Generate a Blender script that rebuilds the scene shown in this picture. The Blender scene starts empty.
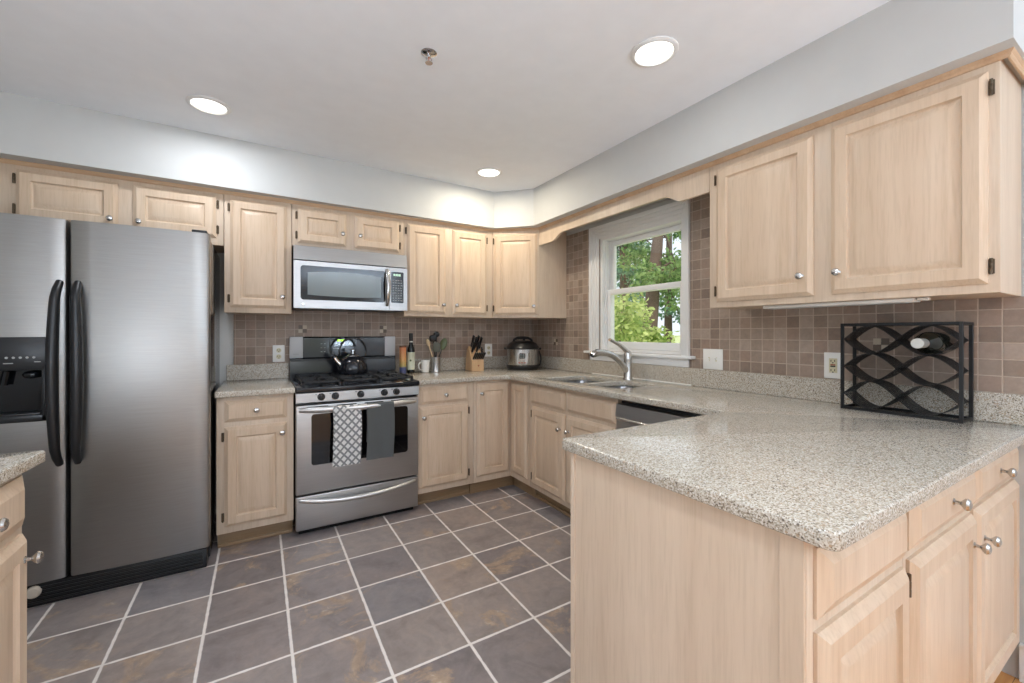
import bpy, bmesh, math, random
from mathutils import Vector, Matrix, Euler
random.seed(7)
SC = bpy.context.scene
COL = SC.collection
PI = math.pi

# ------------------------------------------------------------------ camera, world, sun, lamps, exposure
cam_d = bpy.data.cameras.new('camera')
cam = bpy.data.objects.new('camera', cam_d); COL.objects.link(cam)
cam.location = (-2.335, -3.497, 1.241)
cam.rotation_euler = (PI / 2, 0, -math.radians(31.0))
cam_d.sensor_fit = 'HORIZONTAL'; cam_d.sensor_width = 36
cam_d.lens = 420.0 / 1024 * 36
cam_d.shift_y = -(341.5 - 333.14) / 1024
cam_d.clip_start = 0.05; cam_d.clip_end = 400
SC.camera = cam

world = bpy.data.worlds.new('sky'); SC.world = world; world.use_nodes = True
wn = world.node_tree.nodes; wl = world.node_tree.links
bg = wn['Background']; bg.inputs['Color'].default_value = (0.86, 0.93, 1.0, 1); bg.inputs['Strength'].default_value = 1.2

def sun(name, rot, power, ang=2.0, col=(1, .95, .86)):
    d = bpy.data.lights.new(name, 'SUN'); d.energy = power; d.angle = math.radians(ang); d.color = col
    o = bpy.data.objects.new(name, d); COL.objects.link(o); o.rotation_euler = rot; return o
sun('sun', (math.radians(38), 0, math.radians(-35)), 3.2)

def area(name, loc, rot, sx, sy, power, col=(1, 1, 1), disk=False, spread=180):
    d = bpy.data.lights.new(name, 'AREA'); d.energy = power; d.color = col
    d.shape = 'DISK' if disk else 'RECTANGLE'; d.size = sx
    if not disk: d.size_y = sy
    d.spread = math.radians(spread)
    o = bpy.data.objects.new(name, d); COL.objects.link(o); o.location = loc; o.rotation_euler = rot; return o
LAMP_SET = [(6.0, (.93, .99, 1.08)), (7.6, (1.10, 1.0, .82)), (1.8, (.97, 1.0, 1.03))]   # watts and tint of each can
LAMPS = [(-2.563, -.785), (-.872, -.73), (-.893, -2.274)]
def room_light():
    # fill lights added out of view: disks aimed at the ceiling, then soft points
    area('uplight_fill', (-2.75, -4.2, 1.3), (PI, 0, 0), .4, .4, 16, (.80, 1.0, 1.24), True)
    area('uplight_fill', (-.75, -6.5, 1.0), (PI, 0, 0), .45, .45, 200, (.82, 1.01, 1.22), True)
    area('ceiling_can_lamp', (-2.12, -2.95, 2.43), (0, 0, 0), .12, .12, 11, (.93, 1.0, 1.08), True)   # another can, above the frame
    for nm, loc, p, r, c in (('side_fill', (-3.2, -2.9, 1.15), 17, .12, (.90, 1.0, 1.14)), ('far_fill', (-1.6, -9, 1.4), 24, .3, (.95, 1, 1.04))):  # added point fills without lamp bodies, to brighten the kitchen evenly
        d = bpy.data.lights.new(nm, 'POINT'); d.energy = p; d.shadow_soft_size = r; d.color = c
        o = bpy.data.objects.new(nm, d); COL.objects.link(o); o.location = loc
room_light()

vs = SC.view_settings
vs.view_transform = 'Standard'; vs.look = 'None'; vs.gamma = 1.0; vs.use_curve_mapping = False
vs.exposure = 0.03
SC.cycles.use_denoising = True
SC.cycles.max_bounces = 10
SC.cycles.diffuse_bounces = 6
SC.cycles.sample_clamp_indirect = 6

# ------------------------------------------------------------------ materials
def lin(r, g, b):
    f = lambda c: (c / 255 / 12.92) if c / 255 <= .04045 else ((c / 255 + .055) / 1.055) ** 2.4
    return (f(r), f(g), f(b), 1)
class NT:
    def __init__(s, name):
        s.m = bpy.data.materials.new(name); s.m.use_nodes = True
        s.t = s.m.node_tree; s.n = s.t.nodes; s.p = s.n['Principled BSDF']
    def new(s, kind, **k):
        n = s.n.new(kind)
        for a, v in k.items(): setattr(n, a, v)
        return n
    def link(s, a, b): s.t.links.new(a, b)
    def set(s, **k):
        for a, v in k.items(): s.p.inputs[a.replace('_', ' ')].default_value = v
        return s
    def math(s, op, a, b=None, c=None):
        n = s.new('ShaderNodeMath', operation=op)
        for i, v in enumerate((a, b, c)):
            if v is None: continue
            if isinstance(v, (int, float)): n.inputs[i].default_value = v
            else: s.link(v, n.inputs[i])
        return n.outputs[0]
    def coords(s, scale=(1, 1, 1), rnd=0.0):
        tc = s.new('ShaderNodeTexCoord'); mp = s.new('ShaderNodeMapping')
        mp.inputs['Scale'].default_value = scale
        s.link(tc.outputs['Object'], mp.inputs['Vector'])
        if rnd:
            oi = s.new('ShaderNodeObjectInfo')
            mul = s.math('MULTIPLY', oi.outputs['Random'], rnd)
            cb = s.new('ShaderNodeCombineXYZ')
            for i in range(3): s.link(mul, cb.inputs[i])
            s.link(cb.outputs[0], mp.inputs['Location'])
        return mp.outputs[0]
    def noise(s, vec, scale, detail=3, rough=.55, dist=0):
        n = s.new('ShaderNodeTexNoise'); n.inputs['Scale'].default_value = scale
        n.inputs['Detail'].default_value = detail; n.inputs['Roughness'].default_value = rough
        n.inputs['Distortion'].default_value = dist
        if vec is not None: s.link(vec, n.inputs['Vector'])
        return n.outputs['Fac']
    def ramp(s, fac, stops, interp='LINEAR'):
        r = s.new('ShaderNodeValToRGB'); r.color_ramp.interpolation = interp
        e = r.color_ramp.elements
        while len(e) < len(stops): e.new(.5)
        for i, (p, c) in enumerate(stops): e[i].position = p; e[i].color = c
        s.link(fac, r.inputs[0]); return r.outputs[0]
    def mix(s, fac, a, b, mode='MIX'):
        n = s.new('ShaderNodeMix', data_type='RGBA', blend_type=mode)
        if isinstance(fac, (int, float)): n.inputs[0].default_value = fac
        else: s.link(fac, n.inputs[0])
        for i, v in ((6, a), (7, b)):
            if isinstance(v, tuple): n.inputs[i].default_value = v
            else: s.link(v, n.inputs[i])
        return n.outputs[2]
    def bump(s, h, strength=.2, dist=.002):
        b = s.new('ShaderNodeBump'); b.inputs['Strength'].default_value = strength; b.inputs['Distance'].default_value = dist
        s.link(h, b.inputs['Height']); s.link(b.outputs[0], s.p.inputs['Normal'])
    def base(s, c):
        if isinstance(c, tuple): s.p.inputs['Base Color'].default_value = c
        else: s.link(c, s.p.inputs['Base Color'])
        return s
M = {}
def plain(name, c, rough=.5, metal=0, **k):
    t = NT(name).set(Base_Color=c, Roughness=rough, Metallic=metal, **k); 
    # faint mottling keeps every surface procedural
    v = t.coords((1, 1, 1)); f = t.noise(v, 9, 2)
    dark = tuple(x * .93 for x in c[:3]) + (1,)
    t.base(t.mix(f, c, dark)); M[name] = t.m; return t

def wood(name, a, b, c, rough=.38, axis='z'):
    t = NT(name)
    sc = {'z': (9, 9, .55), 'x': (.55, 9, 9), 'y': (9, .55, 9)}[axis]
    v = t.coords(sc, 30)
    f1 = t.noise(v, 1.6, 4, .6, .4)
    sc2 = tuple(q * 14 for q in sc)
    v2 = t.coords(sc2, 30)
    f2 = t.noise(v2, 1.0, 2, .6)
    col = t.ramp(f1, [(.25, a), (.52, b), (.80, c)])
    pores = t.ramp(f2, [(.34, (.88, .86, .83, 1)), (.52, (1, 1, 1, 1))])
    col = t.mix(.6, col, pores, 'MULTIPLY')
    oi = t.new('ShaderNodeObjectInfo')
    tint = t.ramp(oi.outputs['Random'], [(0, (.95, .94, .93, 1)), (1, (1.0, 1.0, 1.0, 1))])
    col = t.mix(1, col, tint, 'MULTIPLY')
    t.base(col); t.set(Roughness=rough, Specular_IOR_Level=.4)
    t.bump(f2, .08, .0006)
    M[name] = t.m
wood('maple', lin(220, 198, 174), lin(211, 187, 161), lin(202, 176, 149))
wood('maple_flat', lin(218, 198, 176), lin(209, 188, 165), lin(200, 177, 153))
wood('maple_trim', lin(204, 172, 138), lin(194, 160, 126), lin(180, 144, 110), axis='x')
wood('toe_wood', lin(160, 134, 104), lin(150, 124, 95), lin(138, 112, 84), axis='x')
wood('block_wood', lin(222, 184, 142), lin(212, 172, 128), lin(200, 156, 112))
wood('spoon_wood', lin(226, 202, 164), lin(218, 190, 150), lin(204, 174, 132))

def granite():
    t = NT('granite')
    v = t.coords()
    vo = t.new('ShaderNodeTexVoronoi'); vo.inputs['Scale'].default_value = 400; t.link(v, vo.inputs['Vector'])
    wn_ = t.new('ShaderNodeSeparateColor'); t.link(vo.outputs['Color'], wn_.inputs[0])
    c1 = t.ramp(wn_.outputs[0], [(0, lin(122, 110, 96)), (.10, lin(158, 148, 132)), (.32, lin(190, 182, 168)), (.6, lin(203, 197, 185)), (.82, lin(176, 163, 145)), (.94, lin(219, 215, 206))], 'CONSTANT')
    vo2 = t.new('ShaderNodeTexVoronoi'); vo2.inputs['Scale'].default_value = 165; t.link(v, vo2.inputs['Vector'])
    s2 = t.new('ShaderNodeSeparateColor'); t.link(vo2.outputs['Color'], s2.inputs[0])
    c2 = t.ramp(s2.outputs[1], [(0, lin(112, 102, 92)), (.05, lin(204, 200, 190)), (.13, lin(170, 148, 124)), (.20, lin(184, 176, 162))], 'CONSTANT')
    msk = t.math('LESS_THAN', s2.outputs[1], .20)
    near = t.math('LESS_THAN', vo2.outputs['Distance'], .42)
    col = t.mix(t.math('MULTIPLY', msk, near), c1, c2)
    t.base(col); t.set(Roughness=.13, Specular_IOR_Level=.6)
    M['granite'] = t.m
granite()

def slate_floor():
    t = NT('slate_tile')
    tc = t.new('ShaderNodeTexCoord'); sp = t.new('ShaderNodeSeparateXYZ'); t.link(tc.outputs['Object'], sp.inputs[0])
    T = .306
    u = t.math('DIVIDE', t.math('ADD', sp.outputs[0], 1.921), T); v = t.math('DIVIDE', t.math('ADD', sp.outputs[1], 1.669), T)
    fu = t.math('FRACT', u); fv = t.math('FRACT', v)
    wob = t.noise(tc.outputs['Object'], 22, 3)
    g = .017
    def edge(f):
        d = t.math('MINIMUM', f, t.math('SUBTRACT', 1.0, f))
        d = t.math('ADD', d, t.math('MULTIPLY', t.math('SUBTRACT', wob, .5), .018))
        mr = t.new('ShaderNodeMapRange'); mr.inputs[1].default_value = g - .004; mr.inputs[2].default_value = g + .006
        t.link(d, mr.inputs[0]); return mr.outputs[0]
    inside = t.math('MINIMUM', edge(fu), edge(fv))
    cb = t.new('ShaderNodeCombineXYZ'); t.link(t.math('FLOOR', u), cb.inputs[0]); t.link(t.math('FLOOR', v), cb.inputs[1])
    wnz = t.new('ShaderNodeTexWhiteNoise', noise_dimensions='2D'); t.link(cb.outputs[0], wnz.inputs['Vector'])
    sep = t.new('ShaderNodeSeparateColor'); t.link(wnz.outputs['Color'], sep.inputs[0])
    # cleft slate: big cloudy layers shifted per tile
    off = t.new('ShaderNodeVectorMath', operation='MULTIPLY'); t.link(wnz.outputs['Color'], off.inputs[0]); off.inputs[1].default_value = (20, 20, 20)
    pos = t.new('ShaderNodeVectorMath', operation='ADD'); t.link(tc.outputs['Object'], pos.inputs[0]); t.link(off.outputs[0], pos.inputs[1])
    n1 = t.noise(pos.outputs[0], 5, 6, .62, .8)
    n2 = t.noise(pos.outputs[0], 26, 5, .65, .4)
    base = t.ramp(sep.outputs[0], [(0, lin(124, 116, 116)), (.35, lin(137, 127, 125)), (.6, lin(146, 135, 130)), (.85, lin(132, 127, 129)), (1, lin(152, 138, 130))])
    lay = t.ramp(n1, [(.3, (.74, .73, .74, 1)), (.5, (1, 1, 1, 1)), (.72, (1.22, 1.15, 1.08, 1))])
    col = t.mix(1, base, lay, 'MULTIPLY')
    fine = t.ramp(n2, [(.3, (.86, .86, .86, 1)), (.7, (1.12, 1.12, 1.12, 1))])
    col = t.mix(.8, col, fine, 'MULTIPLY')
    n3 = t.noise(pos.outputs[0], 3.4, 5, .68, 1.4)
    rustm = t.math('MULTIPLY', t.ramp(n3, [(.54, (0, 0, 0, 1)), (.62, (1, 1, 1, 1))]), t.math('GREATER_THAN', sep.outputs[1], .45))
    rust = t.ramp(n2, [(.3, lin(148, 126, 108)), (.6, lin(182, 156, 130)), (.75, lin(216, 204, 186))])
    col = t.mix(t.math('MULTIPLY', rustm, .75), col, rust)
    grout = t.mix(wob, lin(236, 228, 222), lin(214, 206, 200))
    col = t.mix(inside, grout, col)
    t.base(col)
    rr = t.new('ShaderNodeMapRange'); rr.inputs[3].default_value = .7; rr.inputs[4].default_value = .36
    t.link(inside, rr.inputs[0]); t.link(rr.outputs[0], t.p.inputs['Roughness'])
    h = t.math('ADD', t.math('MULTIPLY', inside, .8), t.math('ADD', t.math('MULTIPLY', n1, .8), t.math('MULTIPLY', n2, .25)))
    t.bump(h, .35, .004)
    M['slate_tile'] = t.m
slate_floor()

def wall_tile():
    t = NT('tumbled_tile')
    tc = t.new('ShaderNodeTexCoord'); sp = t.new('ShaderNodeSeparateXYZ'); t.link(tc.outputs['Object'], sp.inputs[0])
    P = .0612
    u = t.math('DIVIDE', t.math('ADD', t.math('SUBTRACT', sp.outputs[0], sp.outputs[1]), 10.0), P)   # only one of x, y varies along each wall
    v = t.math('DIVIDE', t.math('SUBTRACT', sp.outputs[2], 1.022), P)
    fu = t.math('FRACT', u); fv = t.math('FRACT', v)
    wob = t.noise(tc.outputs['Object'], 70, 3)
    def edge(f):
        d = t.math('MINIMUM', f, t.math('SUBTRACT', 1.0, f))
        d = t.math('ADD', d, t.math('MULTIPLY', t.math('SUBTRACT', wob, .5), .035))
        mr = t.new('ShaderNodeMapRange'); mr.inputs[1].default_value = .018; mr.inputs[2].default_value = .045
        t.link(d, mr.inputs[0]); return mr.outputs[0]
    inside = t.math('MINIMUM', edge(fu), edge(fv))
    cb = t.new('ShaderNodeCombineXYZ'); t.link(t.math('FLOOR', u), cb.inputs[0]); t.link(t.math('FLOOR', v), cb.inputs[1])
    wnz = t.new('ShaderNodeTexWhiteNoise', noise_dimensions='2D'); t.link(cb.outputs[0], wnz.inputs['Vector'])
    sep = t.new('ShaderNodeSeparateColor'); t.link(wnz.outputs['Color'], sep.inputs[0])
    c = t.ramp(sep.outputs[0], [(0, lin(130, 112, 99)), (.25, lin(145, 127, 112)), (.5, lin(154, 137, 123)), (.75, lin(150, 127, 112)), (1, lin(166, 149, 134))])
    n1 = t.noise(tc.outputs['Object'], 45, 5, .65)
    c = t.mix(.8, c, t.ramp(n1, [(.3, (.84, .84, .85, 1)), (.7, (1.14, 1.13, 1.12, 1))]), 'MULTIPLY')
    c = t.mix(inside, lin(186, 168, 150), c)
    t.base(c); t.set(Roughness=.5)
    t.bump(t.math('ADD', inside, t.math('MULTIPLY', n1, .3)), .4, .002)
    M['tumbled_tile'] = t.m
wall_tile()

def brushed(name, c, rough, sc=(1.5, 60, 60), amt=.18, metal=1.0):
    t = NT(name); v = t.coords(sc); n = t.noise(v, 4, 4, .6)
    t.set(Metallic=metal)
    col = t.ramp(n, [(.3, tuple(x * .9 for x in c[:3]) + (1,)), (.7, c)]); t.base(col)
    mr = t.new('ShaderNodeMapRange'); mr.inputs[3].default_value = rough - amt / 2; mr.inputs[4].default_value = rough + amt / 2
    t.link(n, mr.inputs[0]); t.link(mr.outputs[0], t.p.inputs['Roughness'])
    M[name] = t.m
brushed('stainless', lin(184, 183, 182), .38)
brushed('stainless_fridge', lin(166, 164, 161), .40, (1.2, 50, 50), .12)
brushed('stainless_vertical', lin(190, 188, 186), .28, (60, 60, 1.5))
brushed('nickel', lin(205, 203, 200), .25, (20, 20, 20), .08)
brushed('chrome', lin(215, 216, 218), .12, (20, 20, 20), .05)
brushed('sink_steel', lin(150, 150, 150), .28, (20, 20, 20), .1)
brushed('satin_steel', lin(214, 213, 211), .38, (20, 20, 20), .08)
plain('bronze_hinge', lin(92, 78, 62), .4, .8)
plain('black_plastic', lin(26, 26, 28), .35)
plain('black_gloss', lin(16, 17, 20), .08)
plain('black_enamel', lin(30, 31, 36), .12)
plain('cast_iron', lin(28, 28, 30), .55)
plain('black_wire', lin(24, 24, 25), .42, .3)
plain('dark_void', lin(12, 12, 12), .8)
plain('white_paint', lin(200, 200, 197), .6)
plain('ceiling_paint', lin(245, 247, 250), .8)
plain('white_trim', lin(236, 235, 232), .35)
plain('white_plastic', lin(236, 234, 228), .3)
plain('ivory_plastic', lin(214, 205, 170), .35)
plain('white_ceramic', lin(236, 232, 224), .15)
plain('grey_towel', lin(86, 88, 88), .95)
plain('oven_glass', lin(14, 13, 14), .04)
plain('microwave_glass', lin(118, 126, 126), .12)
plain('silver_plastic', lin(188, 188, 188), .35)
plain('olive_green', lin(92, 100, 66), .45)
plain('grey_green', lin(92, 94, 84), .45)
plain('bottle_glass', lin(14, 18, 14), .08)
plain('paper_label', lin(206, 208, 184), .6)
plain('foil', lin(205, 204, 198), .3, .6)
plain('rust_red', lin(170, 90, 60), .5)
plain('caulk', lin(238, 236, 230), .4)
plain('slot_dark', lin(40, 36, 32), .6)
plain('beige_plastic', lin(196, 184, 168), .4)
plain('grey_print', lin(170, 170, 168), .5)
plain('bark', lin(92, 76, 66), .9)
plain('asphalt', lin(176, 186, 200), .8)
plain('brown_seal', lin(112, 74, 46), .5)
def glass(name):
    t = NT(name); out = t.n['Material Output']
    tr = t.new('ShaderNodeBsdfTransparent'); gl = t.new('ShaderNodeBsdfGlossy'); gl.inputs['Roughness'].default_value = .02
    lw = t.new('ShaderNodeLayerWeight'); fr = t.math('ADD', t.math('MULTIPLY', t.math('POWER', lw.outputs['Facing'], 5.0), .7), .04)
    mx = t.new('ShaderNodeMixShader'); t.link(fr, mx.inputs[0]); t.link(tr.outputs[0], mx.inputs[1]); t.link(gl.outputs[0], mx.inputs[2])
    t.link(mx.outputs[0], out.inputs['Surface']); M[name] = t.m
glass('window_glass')
def emit(name, c, s):
    t = NT(name); t.set(Base_Color=c, Emission_Color=c, Emission_Strength=s); M[name] = t.m
emit('lamp_lens', (1, .96, .88, 1), 3.0)
emit('clock_digits', lin(190, 255, 60), 1.6)
emit('lcd_digits', lin(190, 225, 200), .6)
def hardwood():
    t = NT('hardwood'); v = t.coords((1, 12, 1)); f = t.noise(v, 4, 4, .6, .5)
    c = t.ramp(f, [(.3, lin(190, 128, 70)), (.7, lin(214, 158, 98))])
    tc = t.new('ShaderNodeTexCoord'); sp = t.new('ShaderNodeSeparateXYZ'); t.link(tc.outputs['Object'], sp.inputs[0])
    fr = t.math('FRACT', t.math('DIVIDE', sp.outputs[1], .057)); ln = t.math('LESS_THAN', fr, .03)
    t.base(t.mix(ln, c, lin(96, 60, 34))); t.set(Roughness=.3); M['hardwood'] = t.m
hardwood()
def leaf(name, a, b):
    t = NT(name); oi = t.new('ShaderNodeNewGeometry')
    c = t.ramp(oi.outputs['Random Per Island'], [(0, a), (1, b)])
    t.base(c); t.set(Roughness=.5)
    tr = t.new('ShaderNodeBsdfTranslucent'); t.link(c, tr.inputs[0])
    mx = t.new('ShaderNodeMixShader'); mx.inputs[0].default_value = .5
    t.link(t.p.outputs[0], mx.inputs[1]); t.link(tr.outputs[0], mx.inputs[2])
    t.link(mx.outputs[0], t.n['Material Output'].inputs['Surface']); M[name] = t.m
leaf('leaf_yellow_green', lin(120, 150, 70), lin(214, 222, 150))
leaf('leaf_mid_green', lin(72, 112, 62), lin(160, 190, 120))
leaf('leaf_blue_green', lin(70, 110, 90), lin(140, 178, 150))
def lawn():
    t = NT('lawn'); f = t.noise(t.coords(), 3, 4); t.base(t.ramp(f, [(.3, lin(160, 176, 110)), (.7, lin(206, 214, 160))])); t.set(Roughness=.9); M['lawn'] = t.m
lawn()
def towel():
    t = NT('lattice_towel'); tc = t.new('ShaderNodeTexCoord'); sp = t.new('ShaderNodeSeparateXYZ'); t.link(tc.outputs['Object'], sp.inputs[0])
    p = .046
    a = t.math('DIVIDE', t.math('ADD', sp.outputs[0], t.math('MULTIPLY', sp.outputs[2], .9)), p)
    b = t.math('DIVIDE', t.math('SUBTRACT', sp.outputs[0], t.math('MULTIPLY', sp.outputs[2], .9)), p)
    def band(q):
        f = t.math('ABSOLUTE', t.math('SUBTRACT', t.math('FRACT', q), .5)); return t.math('LESS_THAN', f, .16)
    grey = t.math('MAXIMUM', band(a), band(b))
    f2 = t.noise(tc.outputs['Object'], 400, 2)
    c = t.mix(grey, lin(222, 220, 216), lin(130, 130, 130))
    t.base(t.mix(.3, c, t.ramp(f2, [(.3, (.8, .8, .8, 1)), (.7, (1, 1, 1, 1))]), 'MULTIPLY')); t.set(Roughness=.95)
    M['lattice_towel'] = t.m
towel()
def canister():
    t = NT('sunset_wrap'); tc = t.new('ShaderNodeTexCoord'); sp = t.new('ShaderNodeSeparateXYZ'); t.link(tc.outputs['Object'], sp.inputs[0])
    f = t.math('DIVIDE', sp.outputs[2], .225)
    c = t.ramp(f, [(0, lin(64, 68, 100)), (.22, lin(60, 70, 116)), (.27, lin(178, 160, 92)), (.5, lin(206, 152, 92)), (.95, lin(204, 124, 80))])
    t.base(c); t.set(Roughness=.5); M['sunset_wrap'] = t.m
canister()

# ------------------------------------------------------------------ mesh helpers
class MB:
    def __init__(s): s.bm = bmesh.new(); s.mi = 0
    def _tag(s, faces):
        for f in faces: f.material_index = s.mi
    def box(s, x0, x1, y0, y1, z0, z1, bev=0, seg=2):
        if x0 > x1: x0, x1 = x1, x0
        if y0 > y1: y0, y1 = y1, y0
        if z0 > z1: z0, z1 = z1, z0
        r = bmesh.ops.create_cube(s.bm, size=1.0)
        vs = r['verts']
        for v in vs: v.co = Vector(((x0 + x1) / 2 + v.co.x * (x1 - x0), (y0 + y1) / 2 + v.co.y * (y1 - y0), (z0 + z1) / 2 + v.co.z * (z1 - z0)))
        fs = set(f for v in vs for f in v.link_faces); s._tag(fs)
        if bev:
            es = set(e for v in vs for e in v.link_edges)
            q = bmesh.ops.bevel(s.bm, geom=list(es), offset=bev, segments=seg, affect='EDGES', profile=.5)
            s._tag(q['faces'])
        return s
    def rings(s, rings, cap=(True, True), closed=True):
        vr = [[s.bm.verts.new(p) for p in r] for r in rings]
        n = len(vr[0])
        for a, b in zip(vr, vr[1:]):
            for i in range(n if closed else n - 1):
                j = (i + 1) % n
                try: s._tag([s.bm.faces.new((a[i], a[j], b[j], b[i]))])
                except ValueError: pass
        if cap[0]: s._tag([s.bm.faces.new(list(reversed(vr[0])))])
        if cap[1]: s._tag([s.bm.faces.new(vr[-1])])
        return s
    def lathe(s, prof, org=(0, 0, 0), axis=(0, 0, 1), n=20):
        q = Vector((0, 0, 1)).rotation_difference(Vector(axis)); o = Vector(org)
        rg = []
        for r, z in prof:
            r = max(r, 1e-5)
            rg.append([o + q @ Vector((r * math.cos(2 * PI * i / n), r * math.sin(2 * PI * i / n), z)) for i in range(n)])
        return s.rings(rg)
    def tube(s, pts, r, n=10, flat=1.0, up=None):
        pts = [Vector(p) for p in pts]; rs = r if isinstance(r, (list, tuple)) else [r] * len(pts)
        rg = []; prev = None
        for i, p in enumerate(pts):
            d = (pts[min(i + 1, len(pts) - 1)] - pts[max(i - 1, 0)]).normalized()
            if prev is None:
                ref = Vector(up) if up else (Vector((0, 0, 1)) if abs(d.z) < .9 else Vector((1, 0, 0)))
                a = (ref - d * ref.dot(d)).normalized()
            else:
                a = (prev - d * prev.dot(d)).normalized()
            prev = a; b = d.cross(a)
            rg.append([p + a * (rs[i] * math.cos(2 * PI * k / n)) + b * (rs[i] * flat * math.sin(2 * PI * k / n)) for k in range(n)])
        return s.rings(rg)
    def panel(s, x0, x1, z0, z1, loops, back=0.0):
        # nested rectangles (inset, y): a raised panel seen from -y
        rg = [[Vector((x0 + i, y, z0 + i)), Vector((x1 - i, y, z0 + i)), Vector((x1 - i, y, z1 - i)), Vector((x0 + i, y, z1 - i))] for i, y in loops]
        rg = [[Vector((x0, back, z0)), Vector((x1, back, z0)), Vector((x1, back, z1)), Vector((x0, back, z1))]] + rg
        return s.rings(rg)
    def prism(s, poly, f, t0, t1):
        # poly in 2d, f(a, b, t) -> point
        return s.rings([[Vector(f(a, b, t0)) for a, b in poly], [Vector(f(a, b, t1)) for a, b in poly]])
    def sphere(s, c, rx, ry=None, rz=None, n=16, m=10):
        ry = ry or rx; rz = rz or rx
        rg = []
        for j in range(m + 1):
            th = PI * j / m; r = max(math.sin(th), 1e-4)
            rg.append([Vector((c[0] + rx * r * math.cos(2 * PI * i / n), c[1] + ry * r * math.sin(2 * PI * i / n), c[2] - rz * math.cos(th))) for i in range(n)])
        return s.rings(rg)
    def build(s, name, mats, parent=None, loc=None, ang=35):
        bmesh.ops.recalc_face_normals(s.bm, faces=s.bm.faces[:])
        me = bpy.data.meshes.new(name)
        if loc is not None:
            bmesh.ops.translate(s.bm, verts=s.bm.verts[:], vec=-Vector(loc))
        s.bm.to_mesh(me); s.bm.free()
        for m in (mats if isinstance(mats, (list, tuple)) else [mats]): me.materials.append(M[m])
        for p in me.polygons: p.use_smooth = True
        me.set_sharp_from_angle(angle=math.radians(ang))
        o = bpy.data.objects.new(name, me); COL.objects.link(o)
        if parent is not None: o.parent = parent
        if loc is not None: o.location = loc
        return o
def thing(name, label, cat, loc=(0, 0, 0), rz=0, group=None):
    o = bpy.data.objects.new(name, None); COL.objects.link(o); o.empty_display_size = .1
    o.location = loc; o.rotation_euler = (0, 0, rz); o['label'] = label; o['category'] = cat
    if group: o['group'] = group
    return o
def tag(o, label, cat, group=None):
    o['label'] = label; o['category'] = cat
    if group: o['group'] = group
    return o
def struct(o): o['kind'] = 'structure'; return o
def copy_tree(o, parent=None):
    c = o.copy(); COL.objects.link(c)
    if parent is not None: c.parent = parent
    for ch in list(o.children): copy_tree(ch, c)
    return c

# ------------------------------------------------------------------ room shell
XL, YB, ZC = -3.52, -10.0, 2.44
struct(MB().box(XL - .12, .14, -3.06, .12, -.08, 0).build('floor', 'slate_tile'))
struct(MB().box(XL - .12, .14, YB, -3.06, -.08, 0).build('floor', 'hardwood'))
struct(MB().box(XL - .12, .14, YB - .1, .12, ZC, ZC + .1).build('ceiling', 'ceiling_paint'))
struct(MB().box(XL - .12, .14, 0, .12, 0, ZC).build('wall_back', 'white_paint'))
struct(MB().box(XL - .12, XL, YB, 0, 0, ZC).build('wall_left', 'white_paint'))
WY0, WY1, WZ0, WZ1 = -1.76, -.985, 1.10, 1.995     # window opening
w = MB()
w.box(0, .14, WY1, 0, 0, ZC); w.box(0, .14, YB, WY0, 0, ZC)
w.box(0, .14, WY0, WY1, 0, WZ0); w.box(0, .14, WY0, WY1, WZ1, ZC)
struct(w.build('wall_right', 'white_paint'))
w = MB()      # wall of the dining room behind the camera, with a wide patio opening
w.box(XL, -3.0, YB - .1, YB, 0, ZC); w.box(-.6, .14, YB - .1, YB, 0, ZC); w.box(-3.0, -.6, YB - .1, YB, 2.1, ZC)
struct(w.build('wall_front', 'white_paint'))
# dropped soffit over the wall cabinets
SY, SX = -.355, -.385
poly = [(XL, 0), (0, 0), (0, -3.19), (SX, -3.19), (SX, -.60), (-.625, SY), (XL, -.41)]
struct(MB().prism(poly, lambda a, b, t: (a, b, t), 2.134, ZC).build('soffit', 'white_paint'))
# baseboard beside the peninsula
b = MB(); b.box(-.014, 0, YB, -3.145, 0, .12); b.box(-.019, 0, YB, -3.145, .12, .135, .003)
struct(b.build('baseboard_right', 'white_trim'))
# tiled backsplash
struct(MB().box(-2.49, 0, -.008, 0, .90, 1.84).build('backsplash_back', 'tumbled_tile'))
w = MB()
w.box(-.008, 0, WY1 + .005, -.008, .90, 2.10); w.box(-.008, 0, -3.16, WY0 - .005, .90, 1.372); w.box(-.008, 0, -2.137, WY0 - .005, 1.3721, 2.10)
w.box(-.008, 0, WY0 - .005, WY1 + .005, .90, WZ0); w.box(-.008, 0, WY0 - .005, WY1 + .005, WZ1, 2.10)
bsr = struct(w.build('backsplash_right', 'tumbled_tile'))
def accent(c, wall):
    mb = MB(); h = .029
    for i in (0, 1):
        for j in (0, 1):
            mb.mi = (i + j) % 2
            a0 = c[0] + (i - 1) * h + .001; a1 = a0 + h - .002; z0 = c[1] + (j - 1) * h + .001; z1 = z0 + h - .002
            if wall == 'back': mb.box(a0, a1, -.0095, -.007, z0, z1, .0006, 1)
            else: mb.box(-.0095, -.007, a0, a1, z0, z1, .0006, 1)
    return mb
plain('accent_light', lin(196, 180, 158), .45); plain('accent_dark', lin(104, 88, 74), .45)
for k, (c, wl_) in enumerate([((-2.06, 1.272), 'back'), ((-1.468, 1.272), 'back'), ((-.404, 1.16), 'right'), ((-2.755, 1.19), 'right')]):
    struct(accent(c, wl_).build('trim_%d' % (k + 4), ['accent_light', 'accent_dark']))
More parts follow.
